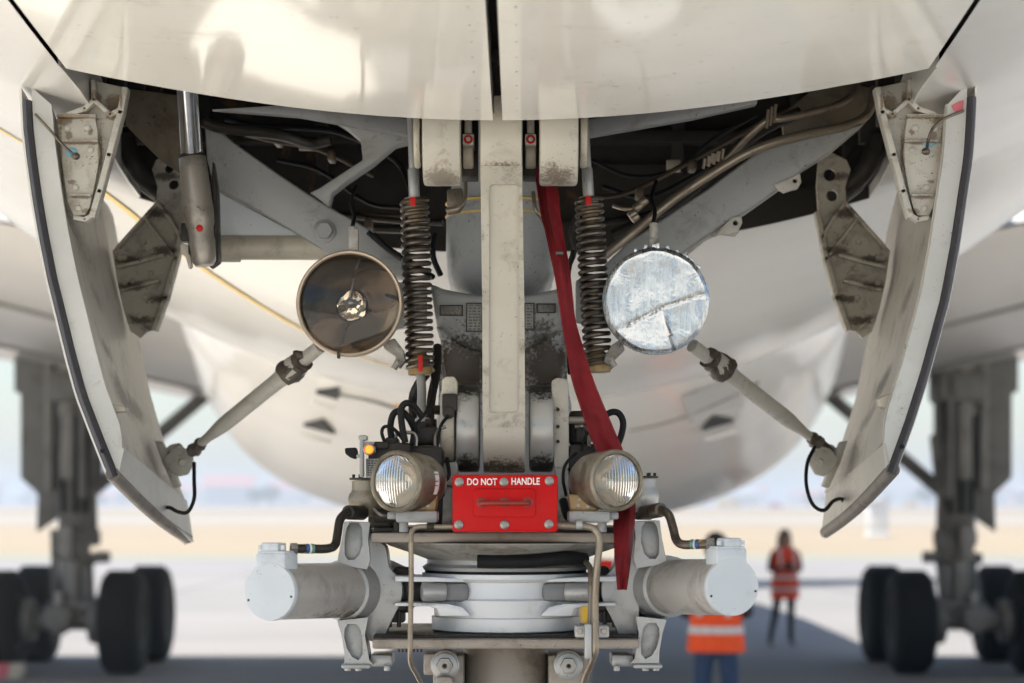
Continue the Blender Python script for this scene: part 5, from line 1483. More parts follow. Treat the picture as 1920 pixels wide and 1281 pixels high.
# ---- steering actuators: bracket, barrel, end cap, pipe
def steering_actuator(s):
    if s < 0: c0, c1 = P(505, 1110, 3.80), P(688, 1106, 4.13)
    else: c0, c1 = P(1374, 1101, 3.80), P(1218, 1100, 4.13)
    dv = c1 - c0; L = dv.length; ax = dv.normalized(); R = S(54, 3.8)
    mb = MB()
    mb.lathe(c0, ax, [(0.008, 0.0), (0.008, R * 0.98), (L * 0.80, R * 1.02), (L * 0.80, 0)], 64)
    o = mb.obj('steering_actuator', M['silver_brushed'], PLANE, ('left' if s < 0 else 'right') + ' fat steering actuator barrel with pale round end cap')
    mb = MB(); mb.lathe(c0, ax, [(0.0, 0), (0.0, R * 0.985), (0.0015, R * 1.0), (0.010, R * 1.01), (0.0125, R * 0.985)], 64); mb.obj('end_cap', M['white_clean'], o)
    sc_ = MB()
    u = ax.cross(Vector((0, 0, 1))).normalized(); w = u.cross(ax)
    for a in (200, 350): sc_.lathe(c0 + (u * math.cos(R_(a)) + w * math.sin(R_(a))) * R * 0.88, -ax, [(-0.001, 0.0022), (0.0006, 0.0022), (0.0006, 0)], 8)
    sc_.obj('cap_screw', M['darksteel'], o)
    # trunnion ring and bearing housing
    mb = MB()
    mb.lathe(c0, ax, [(L * 0.72, R * 1.02), (L * 0.73, R * 1.12), (L * 0.80, R * 1.17), (L * 0.84, R * 1.17), (L * 0.85, R * 1.10), (L * 0.88, R * 1.10), (L * 0.89, R * 1.20), (L * 1.06, R * 1.24), (L * 1.20, R * 1.15), (L * 1.32, R * 0.98), (L * 1.36, R * 0.90), (L * 1.36, 0)], 56)
    mb.obj('trunnion_ring', M['silver'], o)
    # fork: upper and lower arms with scooped recesses
    q = (lambda x: x) if s < 0 else (lambda x: 1882 - x)
    dy = 0 if s < 0 else -2
    mb = MB()
    up = [(645, 978), (694, 980), (690, 1010), (694, 1050), (688, 1068), (632, 1058), (634, 1044), (641, 1010)]
    scoop = [(650 + 0, 990), (656, 980), (672, 980), (679, 990), (680, 1020), (674, 1040), (664, 1050), (652, 1050), (646, 1040), (646, 1010)]
    mb.plate([(q(x), y + dy) for x, y in up], 4.02, 0.02, 0.0, [[(q(x), y + dy) for x, y in scoop]])
    lo = [(632, 1164), (690, 1158), (684, 1190), (692, 1238), (700, 1246), (646, 1246), (646, 1226), (640, 1190)]
    sc2 = [(646, 1180), (652, 1170), (668, 1170), (676, 1180), (680, 1205), (680, 1228), (672, 1238), (660, 1232), (650, 1215), (645, 1195)]
    mb.plate([(q(x), y + dy) for x, y in lo], 4.02, 0.02, 0.0, [[(q(x), y + dy) for x, y in sc2]])
    mb.plate([(q(x), y + dy) for x, y in up], 4.0402, 0.09, 0.004)
    mb.plate([(q(x), y + dy) for x, y in lo], 4.0402, 0.09, 0.004)
    mb.plate([(q(x), y + dy) for x, y in smooth_closed([(690, 985), (700, 1010), (722, 1025), (730, 1064), (752, 1090), (752, 1126), (736, 1160), (722, 1190), (718, 1200), (690, 1200), (684, 1160), (684, 1060)])], 4.06, 0.09, 0.006)
    mb.obj('fork', M['silver'], o)
    mb = MB()
    mb.boxpx(min(q(640), q(694)), 1246, max(q(640), q(694)), 1254, 4.01, 4.14, 0.003); mb.boxpx(min(q(694), q(735)), 1228, max(q(694), q(735)), 1250, 4.04, 4.14, 0.004)
    for x in (652, 672, 726): mb.cyl(P(q(x), 1248, 4.03), P(q(x), 1258, 4.03), 0.006, 10, 0.001)
    mb.obj('fork_foot', M['silver'], o)
    mb = MB()
    mb.boxpx(min(q(728), q(760)), 1126, max(q(728), q(760)), 1146, 4.07, 4.15, 0.004)
    for x in (731, 748): mb.cyl(P(q(x), 1146, 4.08), P(q(x), 1176, 4.08), 0.004, 8)
    mb.boxpx(min(q(726), q(758)), 1146, max(q(726), q(758)), 1168, 4.08, 4.14, 0.003)
    mb.plate([(q(x), y) for x, y in [(744, 1062), (770, 1066), (772, 1078), (800, 1086), (748, 1090), (734, 1076)]], 4.1, 0.06, 0.003)
    mb.plate([(q(x), y) for x, y in [(744, 1152), (770, 1148), (776, 1138), (800, 1133), (752, 1128), (738, 1140)]], 4.1, 0.06, 0.003)
    mb.obj('rod_guard', M['darksteel'], o)
    mb = MB(); mb.cyl(P(q(745), 1108, 4.15), P(q(830), 1108, 4.19), 0.0175, 24, 0.003); mb.cyl(P(q(752), 1108, 4.15), P(q(778), 1108, 4.165), 0.022, 24, 0.003)
    mb.obj('piston_rod', M['greydirty'], o)
    # port block on top and the bent pipe
    x0, x1 = (488, 552) if s < 0 else (1331, 1392)
    up_ = Vector((0, 0, 1)); cb = c0 + ax * 0.026 + up_ * (R + 0.003)
    rot = Matrix.Rotation(math.atan2(-ax.x, ax.y), 3, 'Z')
    mb = MB()
    mb.box(cb, (0.058, 0.048, 0.030), 0.005, rot); mb.box(cb + up_ * 0.0155, (0.052, 0.042, 0.005), 0.0015, rot)
    mb.box(cb + up_ * 0.024 + (rot @ Vector((-s * -0.004, -0.004, 0))), (0.034, 0.030, 0.016), 0.003, rot)
    for a, b2 in ((-0.022, -0.018), (0.022, -0.018)): mb.cyl(cb + rot @ Vector((a, b2, 0.02)), cb + rot @ Vector((a, b2, 0.028)), 0.004, 8)
    mb.obj('port_block', M['white_clean'], o)
    if s < 0: pp = [(545, 1029, 3.83), (575, 1029, 3.84), (612, 1029, 3.86), (628, 1022, 3.88), (633, 1000, 3.9), (638, 974, 3.92), (652, 961, 3.94), (668, 960, 3.97), (680, 962, 4.0)]
    else: pp = [(1338, 1020, 3.83), (1310, 1021, 3.84), (1280, 1021, 3.86), (1268, 1012, 3.88), (1262, 990, 3.9), (1254, 966, 3.92), (1240, 956, 3.94), (1222, 957, 3.97), (1206, 962, 4.0)]
    mb = MB(); mb.tube([P(*p) for p in pp], 0.0078, 14)
    mb.cyl(P(*pp[-3]), P(*pp[-1]), 0.013, 18, 0.003)
    PI_ = mb.obj('hydraulic_pipe', M['darksteel'] if s < 0 else M['spring'], o)
    for j, (mn, xa, xb) in enumerate((('whiteprint', 562, 566), ('yellow', 566, 572), ('blue', 573, 579), ('whiteprint', 579, 583), ('green', 583, 588))):
        if s > 0: xa, xb = 1882 - xa + 2, 1882 - xb + 2
        yb = 1029 if s < 0 else 1020.5
        t = MB(); t.cyl(P(xa, yb, 3.838), P(xb, yb, 3.84), 0.0085, 16); t.obj('pipe_band', M[mn], o)
    t = MB(); t.cyl(P(pp[0][0], pp[0][1], 3.832), P(pp[0][0] + (12 if s < 0 else -12), pp[0][1], 3.835), 0.0115, 6, 0.001); t.obj('pipe_nut', M['steel'], o)
steering_actuator(-1); steering_actuator(1)

# ---- valve stack on the left
vb = MB()
vb.boxpx(690, 830, 770, 900, 3.98, 4.10, 0.005); vb.boxpx(700, 828, 728, 842, 3.97, 4.05, 0.003); vb.boxpx(722, 820, 745, 850, 3.99, 4.08, 0.004); vb.boxpx(740, 836, 830, 900, 4.0, 4.14, 0.01)
VB = vb.obj('valve_block', M['darksteel'], PLANE, 'dark valve block with a lit orange lamp beside the left taxi light')
mb = MB(); mb.boxpx(674, 818, 682, 895, 3.955, 3.975, 0.003); mb.boxpx(672, 816, 688, 826, 3.955, 3.99, 0.003); mb.boxpx(682, 836, 704, 850, 3.957, 3.975, 0.003); mb.boxpx(668, 852, 676, 858, 3.955, 3.975, 0.002); mb.boxpx(680, 828, 702, 834, 3.96, 3.985, 0.002)
mb.obj('mount_strip', M['grey'], VB)
mb = MB(); mb.plate([(646, 840), (668, 839), (671, 850), (667, 862), (656, 858), (647, 851)], 3.96, 0.02, 0.003); mb.obj('knob', M['black'], VB)
mb = MB(); mb.lathe(P(692, 843, 3.957), (0, -1, 0), [(-0.004, 0.0105), (0.002, 0.0105), (0.003, 0.0085), (0.001, 0.0075)], 24, 0, False, True); mb.obj('lamp_bezel', M['steel'], VB)
mb = MB(); mb.lathe(P(692, 843, 3.957), (0, -1, 0), [(-0.002, 0.0072), (0.001, 0.0072), (0.0035, 0.0055), (0.005, 0.002), (0.005, 0)], 20); mb.obj('orange_lamp', M['indicator'], VB)
mb = MB(); mb.boxpx(686, 860, 722, 896, 3.972, 3.982, 0.001); pl_ = mb.obj('label_plate', M['grey'], VB)
pr = MB(); r = random.Random(5)
for k in range(7):
    x = 689
    while x < 718:
        w = r.uniform(2, 6); pr.boxpx(x, 863 + k * 4.4, min(x + w, 719), 865.4 + k * 4.4, 3.9712, 3.9722); x += w + r.uniform(1.2, 2.5)
pr.obj('print_lines', M['darkprint'], VB, kind='stuff')
def canister(cx, y0, y1, r_px, d, mat, lab):
    c = P(cx, y1, d); h = S(y1 - y0, d); R = S(r_px, d); mb = MB()
    mb.lathe(c, (0, 0, 1), [(-0.012, 0.0), (-0.012, R * 0.6), (0.0, R * 0.86), (h * 0.12, R * 0.98), (h * 0.35, R * 1.05), (h * 0.5, R * 0.98), (h * 0.58, R * 0.86), (h * 0.64, R * 0.84), (h * 0.9, R * 0.84), (h * 0.93, R * 0.92), (h, R * 0.92), (h, 0)], 40)
    o = mb.obj('accumulator', mat, PLANE, lab)
    t = MB(); t.lathe(c + Vector((0, 0, h * 0.93)), (0, 0, 1), [(0, R * 0.93), (0, R * 0.97), (0.004, R * 0.97), (0.004, R * 0.93)], 36, 0, False, True)
    for k in range(6):
        a = 2 * math.pi * k / 6; t.cyl(c + Vector((R * 0.75 * math.cos(a), R * 0.75 * math.sin(a), h)), c + Vector((R * 0.75 * math.cos(a), R * 0.75 * math.sin(a), h + 0.006)), 0.003, 6)
    t.obj('clamp_ring', M['darksteel'], o)
canister(690, 896, 957, 36, 4.03, M['lampbody'], 'stubby dark canister behind the left taxi light')
canister(1205, 893, 948, 30, 4.03, M['silver'], 'stubby pale canister behind the right taxi light')
hz_ = MB()
hz_.tube([P(735, 828, 4.0), P(732, 800, 4.0), P(738, 776, 4.0), P(752, 772, 4.0), P(766, 784, 4.0), P(780, 810, 4.02)], 0.006, 12)
hz_.tube([P(760, 830, 3.98), P(754, 800, 3.98), P(752, 768, 3.98), P(762, 756, 3.98), P(776, 762, 3.99), P(790, 780, 4.0)], 0.006, 12)
hz_.tube([P(1118, 800, 4.08), P(1140, 776, 4.08), P(1158, 774, 4.08), P(1168, 790, 4.08), P(1166, 812, 4.08), P(1158, 836, 4.08)], 0.006, 12)
hz_.tube([P(1056, 940, 4.02), P(1066, 970, 3.98), P(1084, 960, 3.97), P(1096, 930, 4.0)], 0.008, 12)
hz_.obj('hose_loop', M['black'], VB)
vt = MB()
vt.tube([P(820, 650, 4.3), P(818, 700, 4.25), P(810, 740, 4.22), P(806, 780, 4.2), P(806, 812, 4.18)], 0.0085, 12)
vt.tube([P(800, 700, 4.34), P(782, 725, 4.34), P(774, 752, 4.34), P(778, 800, 4.3)], 0.009, 12)
vt.boxpx(778, 800, 822, 834, 4.06, 4.16, 0.006); vt.boxpx(770, 790, 800, 812, 4.08, 4.18, 0.005); vt.cyl(P(806, 786, 4.15), P(806, 832, 4.15), 0.013, 16, 0.003); vt.cyl(P(784, 812, 4.1), P(784, 836, 4.1), 0.014, 16, 0.003)
vt.boxpx(790, 760, 826, 776, 4.2, 4.26, 0.003); vt.boxpx(1068, 770, 1110, 834, 4.14, 4.2, 0.006); vt.cyl(P(1086, 800, 4.11), P(1086, 830, 4.11), 0.010, 14, 0.002)
vt.boxpx(1066, 832, 1150, 900, 4.08, 4.2, 0.01); vt.boxpx(800, 840, 850, 990, 4.1, 4.2, 0.01); vt.boxpx(1040, 880, 1100, 990, 4.08, 4.16, 0.01)
vt.boxpx(690, 950, 735, 990, 4.02, 4.12, 0.006); vt.cyl(P(700, 968, 4.0), P(756, 968, 4.0), 0.012, 16, 0.003); vt.cyl(P(745, 976, 4.0), P(745, 1000, 4.0), 0.007, 12); vt.boxpx(1190, 942, 1226, 975, 4.02, 4.1, 0.006)
vt.obj('pipe_stack', M['darksteel'], VB)

# ---- wiring and small pipes packed round the leg
def wires(name, mat, parent, runs):
    for r, pts in runs:
        m = MB(); m.tube([P(*p) for p in pts], r, 8, n=5); m.obj(name, M[mat], parent)
wires('wire', 'black', VB, [
 (0.0032, [(724, 836, 3.98), (716, 812, 3.97), (722, 800, 3.98), (740, 806, 3.99), (760, 830, 4.0)]),
 (0.0030, [(770, 834, 3.98), (778, 800, 4.02), (800, 770, 4.1), (812, 730, 4.18), (808, 690, 4.24)]),
 (0.0026, [(745, 900, 3.98), (760, 880, 3.97), (790, 870, 3.99), (816, 884, 4.02)]),
 (0.0034, [(830, 930, 4.0), (834, 905, 3.98), (842, 890, 3.99), (838, 860, 4.05)]),
 (0.0030, [(1062, 930, 4.0), (1056, 900, 3.99), (1060, 872, 4.02), (1080, 850, 4.06)]),
 (0.0028, [(1090, 846, 4.06), (1096, 820, 4.05), (1112, 806, 4.05), (1130, 812, 4.06), (1140, 836, 4.06)]),
 (0.0040, [(1074, 470, 4.3), (1066, 520, 4.32), (1070, 560, 4.32), (1066, 640, 4.3), (1068, 700, 4.24)]),
 (0.0030, [(840, 780, 4.04), (826, 800, 4.06), (820, 840, 4.04), (826, 880, 4.02)]),
])
wires('small_pipe', 'steel', VB, [
 (0.0034, [(780, 836, 4.0), (780, 820, 4.0), (772, 812, 4.0), (748, 812, 4.0), (742, 820, 4.0), (742, 840, 4.0)]),
 (0.0030, [(816, 838, 4.04), (816, 818, 4.05), (822, 806, 4.06), (836, 800, 4.06)]),
 (0.0034, [(1104, 838, 4.06), (1104, 812, 4.08), (1096, 800, 4.10), (1078, 800, 4.1)]),
 (0.0028, [(700, 954, 3.98), (716, 966, 3.97), (734, 962, 3.98), (740, 946, 3.99)]),
])
wires('wire', 'black', WELL, [
 (0.006, [(420, 222, 4.7), (480, 236, 4.75), (560, 240, 4.78), (640, 250, 4.8), (740, 300, 4.8), (772, 360, 4.75)]),
 (0.005, [(520, 300, 4.95), (600, 320, 4.95), (690, 380, 4.95), (760, 390, 4.9)]),
 (0.0045, [(1110, 300, 4.8), (1180, 330, 4.85), (1260, 320, 4.85), (1340, 260, 4.8), (1420, 215, 4.75)]),
 (0.005, [(1130, 350, 4.9), (1210, 370, 4.9), (1300, 330, 4.9), (1400, 260, 4.85)]),
 (0.004, [(1225, 418, 4.2), (1228, 396, 4.3), (1222, 372, 4.45), (1230, 340, 4.6)]),
 (0.004, [(661, 425, 4.2), (664, 404, 4.3), (658, 380, 4.5), (668, 350, 4.7)]),
])
wires('conduit', 'pipe_dull', WELL, [
 (0.005, [(400, 236, 4.66), (500, 262, 4.7), (600, 282, 4.75), (700, 330, 4.8)]),
 (0.0045, [(640, 402, 4.9), (720, 404, 4.88), (800, 408, 4.84)]),
 (0.005, [(1500, 196, 4.7), (1420, 236, 4.75), (1300, 300, 4.8), (1180, 360, 4.85), (1100, 372, 4.85)]),
])
tagp = MB(); tagp.boxpx(560, 262, 592, 282, 4.90, 4.91, 0.002); tagp.boxpx(1250, 300, 1276, 322, 5.0, 5.01, 0.002); tagp.obj('placard', M['cream'], WELL)
mb = MB()
for (x, y) in ((520, 262), (620, 292), (690, 420), (1300, 310), (1200, 362)): mb.boxpx(x - 7, y - 12, x + 7, y + 8, 4.74, 4.80, 0.004)
mb.obj('clamp', M['pipe_dull'], WELL)

# ---- thin bent pipes that hang in front of the plates
def front_pipe(pts, lab, r=0.0045, mat='bronze'):
    mb = MB(); mb.tube([P(*p) for p in pts], r, 12, n=5)
    return mb.obj('drain_pipe', M[mat], PLANE, lab)
fp = front_pipe([(850, 988, 3.86), (815, 988, 3.86), (786, 988, 3.86), (775, 993, 3.86), (771, 1006, 3.86), (771, 1080, 3.87), (770, 1160, 3.88), (769, 1222, 3.88), (771, 1245, 3.9), (780, 1262, 3.92), (792, 1285, 3.95)], 'thin bent pipe dropping past the left of the collar')
k = MB(); k.cyl(P(800, 988, 3.86), P(814, 988, 3.86), 0.0068, 12, 0.001); k.obj('pipe_clamp', M['darksteel'], fp)
fp = front_pipe([(1044, 985, 3.87), (1075, 987, 3.87), (1104, 988, 3.87), (1118, 996, 3.87), (1124, 1014, 3.87), (1120, 1060, 3.87), (1116, 1120, 3.88), (1116, 1180, 3.88), (1116, 1220, 3.88), (1110, 1240, 3.9), (1100, 1262, 3.92), (1092, 1290, 3.95)], 'thicker bent pipe dropping past the right of the collar', 0.0062)
k = MB(); k.boxpx(1078, 1174, 1142, 1196, 3.885, 3.93, 0.003); k.boxpx(1096, 1170, 1110, 1236, 3.875, 3.9, 0.003); k.cyl(P(1080, 984, 3.87), P(1092, 984, 3.87), 0.0088, 12, 0.001)
k.obj('pipe_clamp', M['silver'], fp)
k = MB()
for x in (1087, 1133): k.hexa(P(x, 1184, 3.886), P(x, 1184, 3.878), 0.006)
k.obj('clamp_bolt', M['brownsteel'], fp)
k = MB(); k.tube([P(1094, 1050, 4.04), P(1106, 1064, 3.95), P(1108, 1090, 3.92), (P(1108, 1130, 3.91)), P(1106, 1176, 3.90)], 0.005, 10); k.obj('branch_pipe', M['bronze'], fp)

# ================================================================== RED STREAMER
L_ = [(1001, 312, 4.17), (1006, 350, 4.15), (1014, 400, 4.12), (1024, 440, 4.10), (1036, 500, 4.06), (1044, 545, 4.04), (1052, 600, 4.03), (1062, 660, 4.02), (1072, 715, 4.01), (1088, 765, 4.0), (1102, 808, 4.0), (1120, 850, 4.0), (1140, 900, 4.0), (1150, 950, 3.97), (1150, 990, 3.93), (1152, 1030, 3.91), (1154, 1065, 3.90), (1158, 1106, 3.90)]
Rr = [(1008, 312, 4.17), (1043, 350, 4.15), (1050, 400, 4.12), (1057, 440, 4.10), (1068, 500, 4.06), (1073, 545, 4.06), (1078, 600, 4.06), (1096, 660, 4.03), (1114, 715, 4.01), (1134, 765, 4.0), (1152, 808, 4.0), (1170, 850, 4.0), (1186, 900, 4.0), (1190, 950, 3.97), (1188, 990, 3.93), (1184, 1030, 3.92), (1180, 1065, 3.91), (1174, 1106, 3.90)]
st = MB(); rows = []
LL, RRr = catmull([P(*a) for a in L_], 5), catmull([P(*a) for a in Rr], 5)
for i, (a, b_) in enumerate(zip(LL, RRr)):
    t = i / (len(LL) - 1); row = []
    for k in range(13):
        u = k / 12; p = a.lerp(b_, u)
        f1 = 0.016 * math.exp(-((u - (0.35 + 0.5 * t)) / 0.16) ** 2) * (0.5 + 0.5 * math.sin(9 * t + 0.5))
        f2 = 0.006 * math.sin(u * 5 + t * 17) * math.sin(t * 9) + 0.003 * mnoise.noise(Vector((u * 3, t * 30, 0)))
        row.append(p + Vector((0, -f1 + f2, 0)))
    rows.append(row)
st.grid(rows, th=0.0016)
sb = MB()
for ua, ub in ((0, 1), (11, 12)):
    for k in range(1, len(rows) - 3, 3):
        pa, pb = rows[k], rows[k + 2]; m_ = 0.5
        q4 = [[p[ua].lerp(p[ub], 0.42) + Vector((0, -0.0022, 0)), p[ua].lerp(p[ub], 0.62) + Vector((0, -0.0022, 0))] for p in (pa, rows[k + 1], pb)]
        sb.grid(q4, th=0.0008)
STREAM = st.obj('warning_streamer', M['webbing'], None, sharp=60)
tag(STREAM, 'long red cloth warning ribbon hanging from the nose leg past the right spring', 'ribbon')
sb.obj('stitching', M['handle'], STREAM, kind='stuff')
tb = MB(); tb.boxpx(1042, 472, 1056, 477, 4.045, 4.06); o = tb.obj('stitched_tag', M['darkprint'], STREAM)
# ================================================================== PEOPLE
M['skin_tone'] = plain('skin_tone', (0.42, 0.24, 0.16), 0.5)
M['hair'] = plain('dark_hair', (0.012, 0.010, 0.009), 0.45)
M['hairbrown'] = plain('brown_hair', (0.035, 0.02, 0.013), 0.5)
M['jeans'] = plain('blue_jeans', (0.028, 0.055, 0.12), 0.8, 0, 0.2)
M['blacktrousers'] = plain('black_trousers', (0.014, 0.014, 0.017), 0.8)
M['darksleeve'] = plain('dark_sleeve', (0.03, 0.022, 0.025), 0.8)
M['hivis'] = plain('orange_hi_vis', (1.0, 0.10, 0.02), 0.9)
M['hivis_red'] = plain('red_orange_hi_vis', (0.95, 0.085, 0.03), 0.9)
M['reflex'] = plain('reflective_tape', (0.62, 0.60, 0.58), 0.35)
M['shoe'] = plain('grey_shoe', (0.22, 0.20, 0.18), 0.7)
def body_mesh(joints, bones, mats, pick, parent, name='body'):
    """one continuous skinned figure from a joint skeleton"""
    names = list(joints); idx = {n: i for i, n in enumerate(names)}
    me = bpy.data.meshes.new(name)
    me.from_pydata([joints[n][0] for n in names], [(idx[a], idx[b_]) for a, b_ in bones], [])
    o = bpy.data.objects.new(name, me); sc.collection.objects.link(o)
    md = o.modifiers.new('Skin', 'SKIN'); md.use_smooth_shade = True; md.branch_smoothing = 0.3
    sk = me.skin_vertices[0].data
    for n in names:
        r = joints[n][1]; sk[idx[n]].radius = r if isinstance(r, tuple) else (r, r)
        sk[idx[n]].use_root = (n == 'pelvis')
    ss = o.modifiers.new('Sub', 'SUBSURF'); ss.levels = 2; ss.render_levels = 2
    bpy.context.view_layer.update()
    m2 = bpy.data.meshes.new_from_object(o.evaluated_get(bpy.context.evaluated_depsgraph_get()))
    bpy.data.objects.remove(o)
    for m in mats: m2.materials.append(m)
    for p in m2.polygons: p.material_index = pick(p.center); p.use_smooth = True
    ob = bpy.data.objects.new(name, m2); sc.collection.objects.link(ob); ob.parent = parent
    return ob
def hand_joints(J, B, side, w, dirv, palmn, wr='wrist'):
    """a palm with four unequal curled fingers and a thumb from its side"""
    d = Vector(dirv).normalized(); n = Vector(palmn).normalized(); t = d.cross(n).normalized()
    J[side + 'palm'] = (w + d * 0.055, (0.034, 0.018)); B.append((side + wr, side + 'palm'))
    for k, (off_, ln) in enumerate(((-0.03, 0.07), (-0.01, 0.08), (0.01, 0.075), (0.03, 0.06))):
        a = w + d * 0.09 + t * off_; J[side + 'f%da' % k] = (a, 0.0095); J[side + 'f%db' % k] = (a + d * ln * 0.55 + n * 0.012, 0.0088); J[side + 'f%dc' % k] = (a + d * ln * 0.75 + n * 0.045, 0.0075)
        B += [(side + 'palm', side + 'f%da' % k), (side + 'f%da' % k, side + 'f%db' % k), (side + 'f%db' % k, side + 'f%dc' % k)]
    J[side + 't0'] = (w + d * 0.035 - t * 0.036, 0.011); J[side + 't1'] = (w + d * 0.07 - t * 0.055 + n * 0.02, 0.009)
    B += [(side + 'palm', side + 't0'), (side + 't0', side + 't1')]
def loft_z(sections, name, mat, parent, seg=28, th=0.006):  # local to the person
    """garment through stacked oval sections (x, y, z, half width, half depth)"""
    mb = MB(); rows = []
    for (x, y, z, a, b_) in sections:
        rows.append([(x + a * math.copysign(abs(math.cos(t)) ** 0.85, math.cos(t)), y + b_ * math.copysign(abs(math.sin(t)) ** 0.85, math.sin(t)), z) for t in [2 * math.pi * k / seg for k in range(seg + 1)]])
    mb.grid(rows, th=th)
    return mb.obj(name, mat, parent, local=True)
def person(loc, rz, H, pose, vestmat, legmat, label, hair, hem, bands):
    root = tag(empty('person', loc, rz), label, 'person')
    k = H / 1.75
    J = {}; B = []
    def j(n, x, y, z, r): J[n] = (Vector((x * k, y * k, z * k)), tuple(q * k for q in r) if isinstance(r, tuple) else r * k)
    j('pelvis', 0, 0, 0.96, (0.155, 0.105)); j('waist', 0, 0, 1.10, (0.138, 0.095)); j('chest', 0, 0.0, 1.30, (0.165, 0.11)); j('upchest', 0, 0.0, 1.42, (0.13, 0.085))
    j('neck', 0, 0.0, 1.51, 0.052); j('skull0', 0, -0.01, 1.60, (0.066, 0.078)); j('skull1', 0, -0.004, 1.68, (0.074, 0.088)); j('crown', 0, 0.004, 1.735, (0.045, 0.055)); j('nose', 0, -0.105, 1.615, 0.012)
    B += [('pelvis', 'waist'), ('waist', 'chest'), ('chest', 'upchest'), ('upchest', 'neck'), ('neck', 'skull0'), ('skull0', 'skull1'), ('skull1', 'crown'), ('skull0', 'nose')]
    for s, sd in ((-1, 'l'), (1, 'r')):
        sp = pose['spread'][0 if s < 0 else 1]
        j(sd + 'hip', s * 0.09, 0, 0.90, 0.088); j(sd + 'knee', s * (0.09 + sp * 0.45), -0.02 + pose['step'] * s * 0.1, 0.50, 0.058); j(sd + 'ankle', s * (0.09 + sp), pose['step'] * s * 0.22, 0.10, 0.042)
        j(sd + 'heel', s * (0.09 + sp), 0.04 + pose['step'] * s * 0.22, 0.045, 0.042); j(sd + 'toe', s * (0.10 + sp), -0.15 + pose['step'] * s * 0.22, 0.035, (0.045, 0.033))
        B += [('pelvis', sd + 'hip'), (sd + 'hip', sd + 'knee'), (sd + 'knee', sd + 'ankle'), (sd + 'ankle', sd + 'heel'), (sd + 'ankle', sd + 'toe')]
        e, w = pose['arm'][sd]
        j(sd + 'shoulder', s * 0.185, 0, 1.415, 0.06); j(sd + 'elbow', *e, 0.042); j(sd + 'wrist', *w, 0.028)
        B += [('upchest', sd + 'shoulder'), (sd + 'shoulder', sd + 'elbow'), (sd + 'elbow', sd + 'wrist')]
        wv = J[sd + 'wrist'][0]; dv = wv - J[sd + 'elbow'][0]
        hand_joints(J, B, sd, wv, dv, (-s, 0, 0.2) if abs(dv.z) > abs(dv.y) else (0, 0, 1))
    mats = [M['skin_tone'], legmat, M['darksleeve'], M['shoe']]
    wrl = [J['lwrist'][0], J['rwrist'][0]]
    def pick(c):
        if c.z < 0.085 * k: return 3
        for w in wrl:
            if (c - w).length < 0.045 * k or any((c - (w + (w - J[sd + 'elbow'][0]).normalized() * q)).length < 0.055 for sd, w2 in (('l', wrl[0]), ('r', wrl[1])) if w2 is w for q in (0.04, 0.09, 0.14)): return 0
        if c.z > 1.49 * k: return 0
        if c.z < 0.97 * k and abs(c.x) < 0.34 * k: return 1
        return 2
    body = body_mesh(J, B, mats, pick, root)
    # vest, a size larger than the body, with tape
    V = [(0, 0, hem * k, 0.215 * k, 0.15 * k), (0, 0, 0.97 * k, 0.21 * k, 0.15 * k), (0, 0, 1.10 * k, 0.19 * k, 0.135 * k), (0, 0, 1.25 * k, 0.20 * k, 0.145 * k), (0, 0, 1.36 * k, 0.205 * k, 0.14 * k), (0, 0, 1.44 * k, 0.195 * k, 0.115 * k), (0, 0, 1.485 * k, 0.12 * k, 0.09 * k), (0, 0, 1.50 * k, 0.075 * k, 0.07 * k)]
    vest = loft_z(V, 'vest', vestmat, root)
    for z0, z1 in bands:
        w = lambda z: lerp_tab([(a[2], a[3]) for a in V], z * k) + 0.007; dd = lambda z: lerp_tab([(a[2], a[4]) for a in V], z * k) + 0.007
        loft_z([(0, 0, z0 * k, w(z0), dd(z0)), (0, 0, (z0 + z1) / 2 * k, w((z0 + z1) / 2), dd((z0 + z1) / 2)), (0, 0, z1 * k, w(z1), dd(z1))], 'reflective_band', M['reflex'], vest, th=0.002)
    for s in (-1, 1):
        mb = MB()
        for yy in (-1, 1):
            mb.tube([Vector((s * 0.105, yy * 0.146, 1.15)) * k, Vector((s * 0.11, yy * 0.152, 1.3)) * k, Vector((s * 0.115, yy * 0.138, 1.40)) * k, Vector((s * 0.115, yy * 0.07, 1.485)) * k], 0.022 * k, 8)
        mb.obj('shoulder_tape', M['reflex'], vest, local=True)
    hb2 = MB()
    if hair == 'short':
        hb2.ball(Vector((0, 0.012, 1.675)) * k, 0.098 * k, (0.90, 1.05, 0.98), 0, 22)
        hb2.ball(Vector((0, 0.045, 1.62)) * k, 0.075 * k, (0.95, 0.8, 1.1), 0, 18)
    else:
        hb2.ball(Vector((0, 0.022, 1.685)) * k, 0.096 * k, (0.92, 1.0, 0.95), 0, 22)
        for s in (-1, 0, 1):
            hb2.tube([Vector((s * 0.062, 0.035 + 0.03 * (s == 0), 1.68)) * k, Vector((s * 0.078, 0.04 + 0.04 * (s == 0), 1.58)) * k, Vector((s * 0.085, 0.045 + 0.04 * (s == 0), 1.46)) * k], lambda t: (0.045 - 0.02 * t) * k, 10)
    hb2.obj('hair', M['hair'] if hair == 'short' else M['hairbrown'], body, local=True)
    fc = MB()
    for s in (-1, 1): fc.ball(Vector((s * 0.028, -0.086, 1.64)) * k, 0.009 * k, (1.3, 0.6, 0.8))
    fc.box(Vector((0, -0.088, 1.575)) * k, (0.04 * k, 0.006, 0.008 * k), 0.002)
    fc.obj('eyes_and_mouth', M['darkprint'], body, local=True)
    er = MB()
    for s in (-1, 1): er.ball(Vector((s * 0.078, 0.0, 1.63)) * k, 0.024 * k, (0.4, 0.8, 1.2))
    er.obj('ears', M['skin_tone'], body, local=True)
    return root
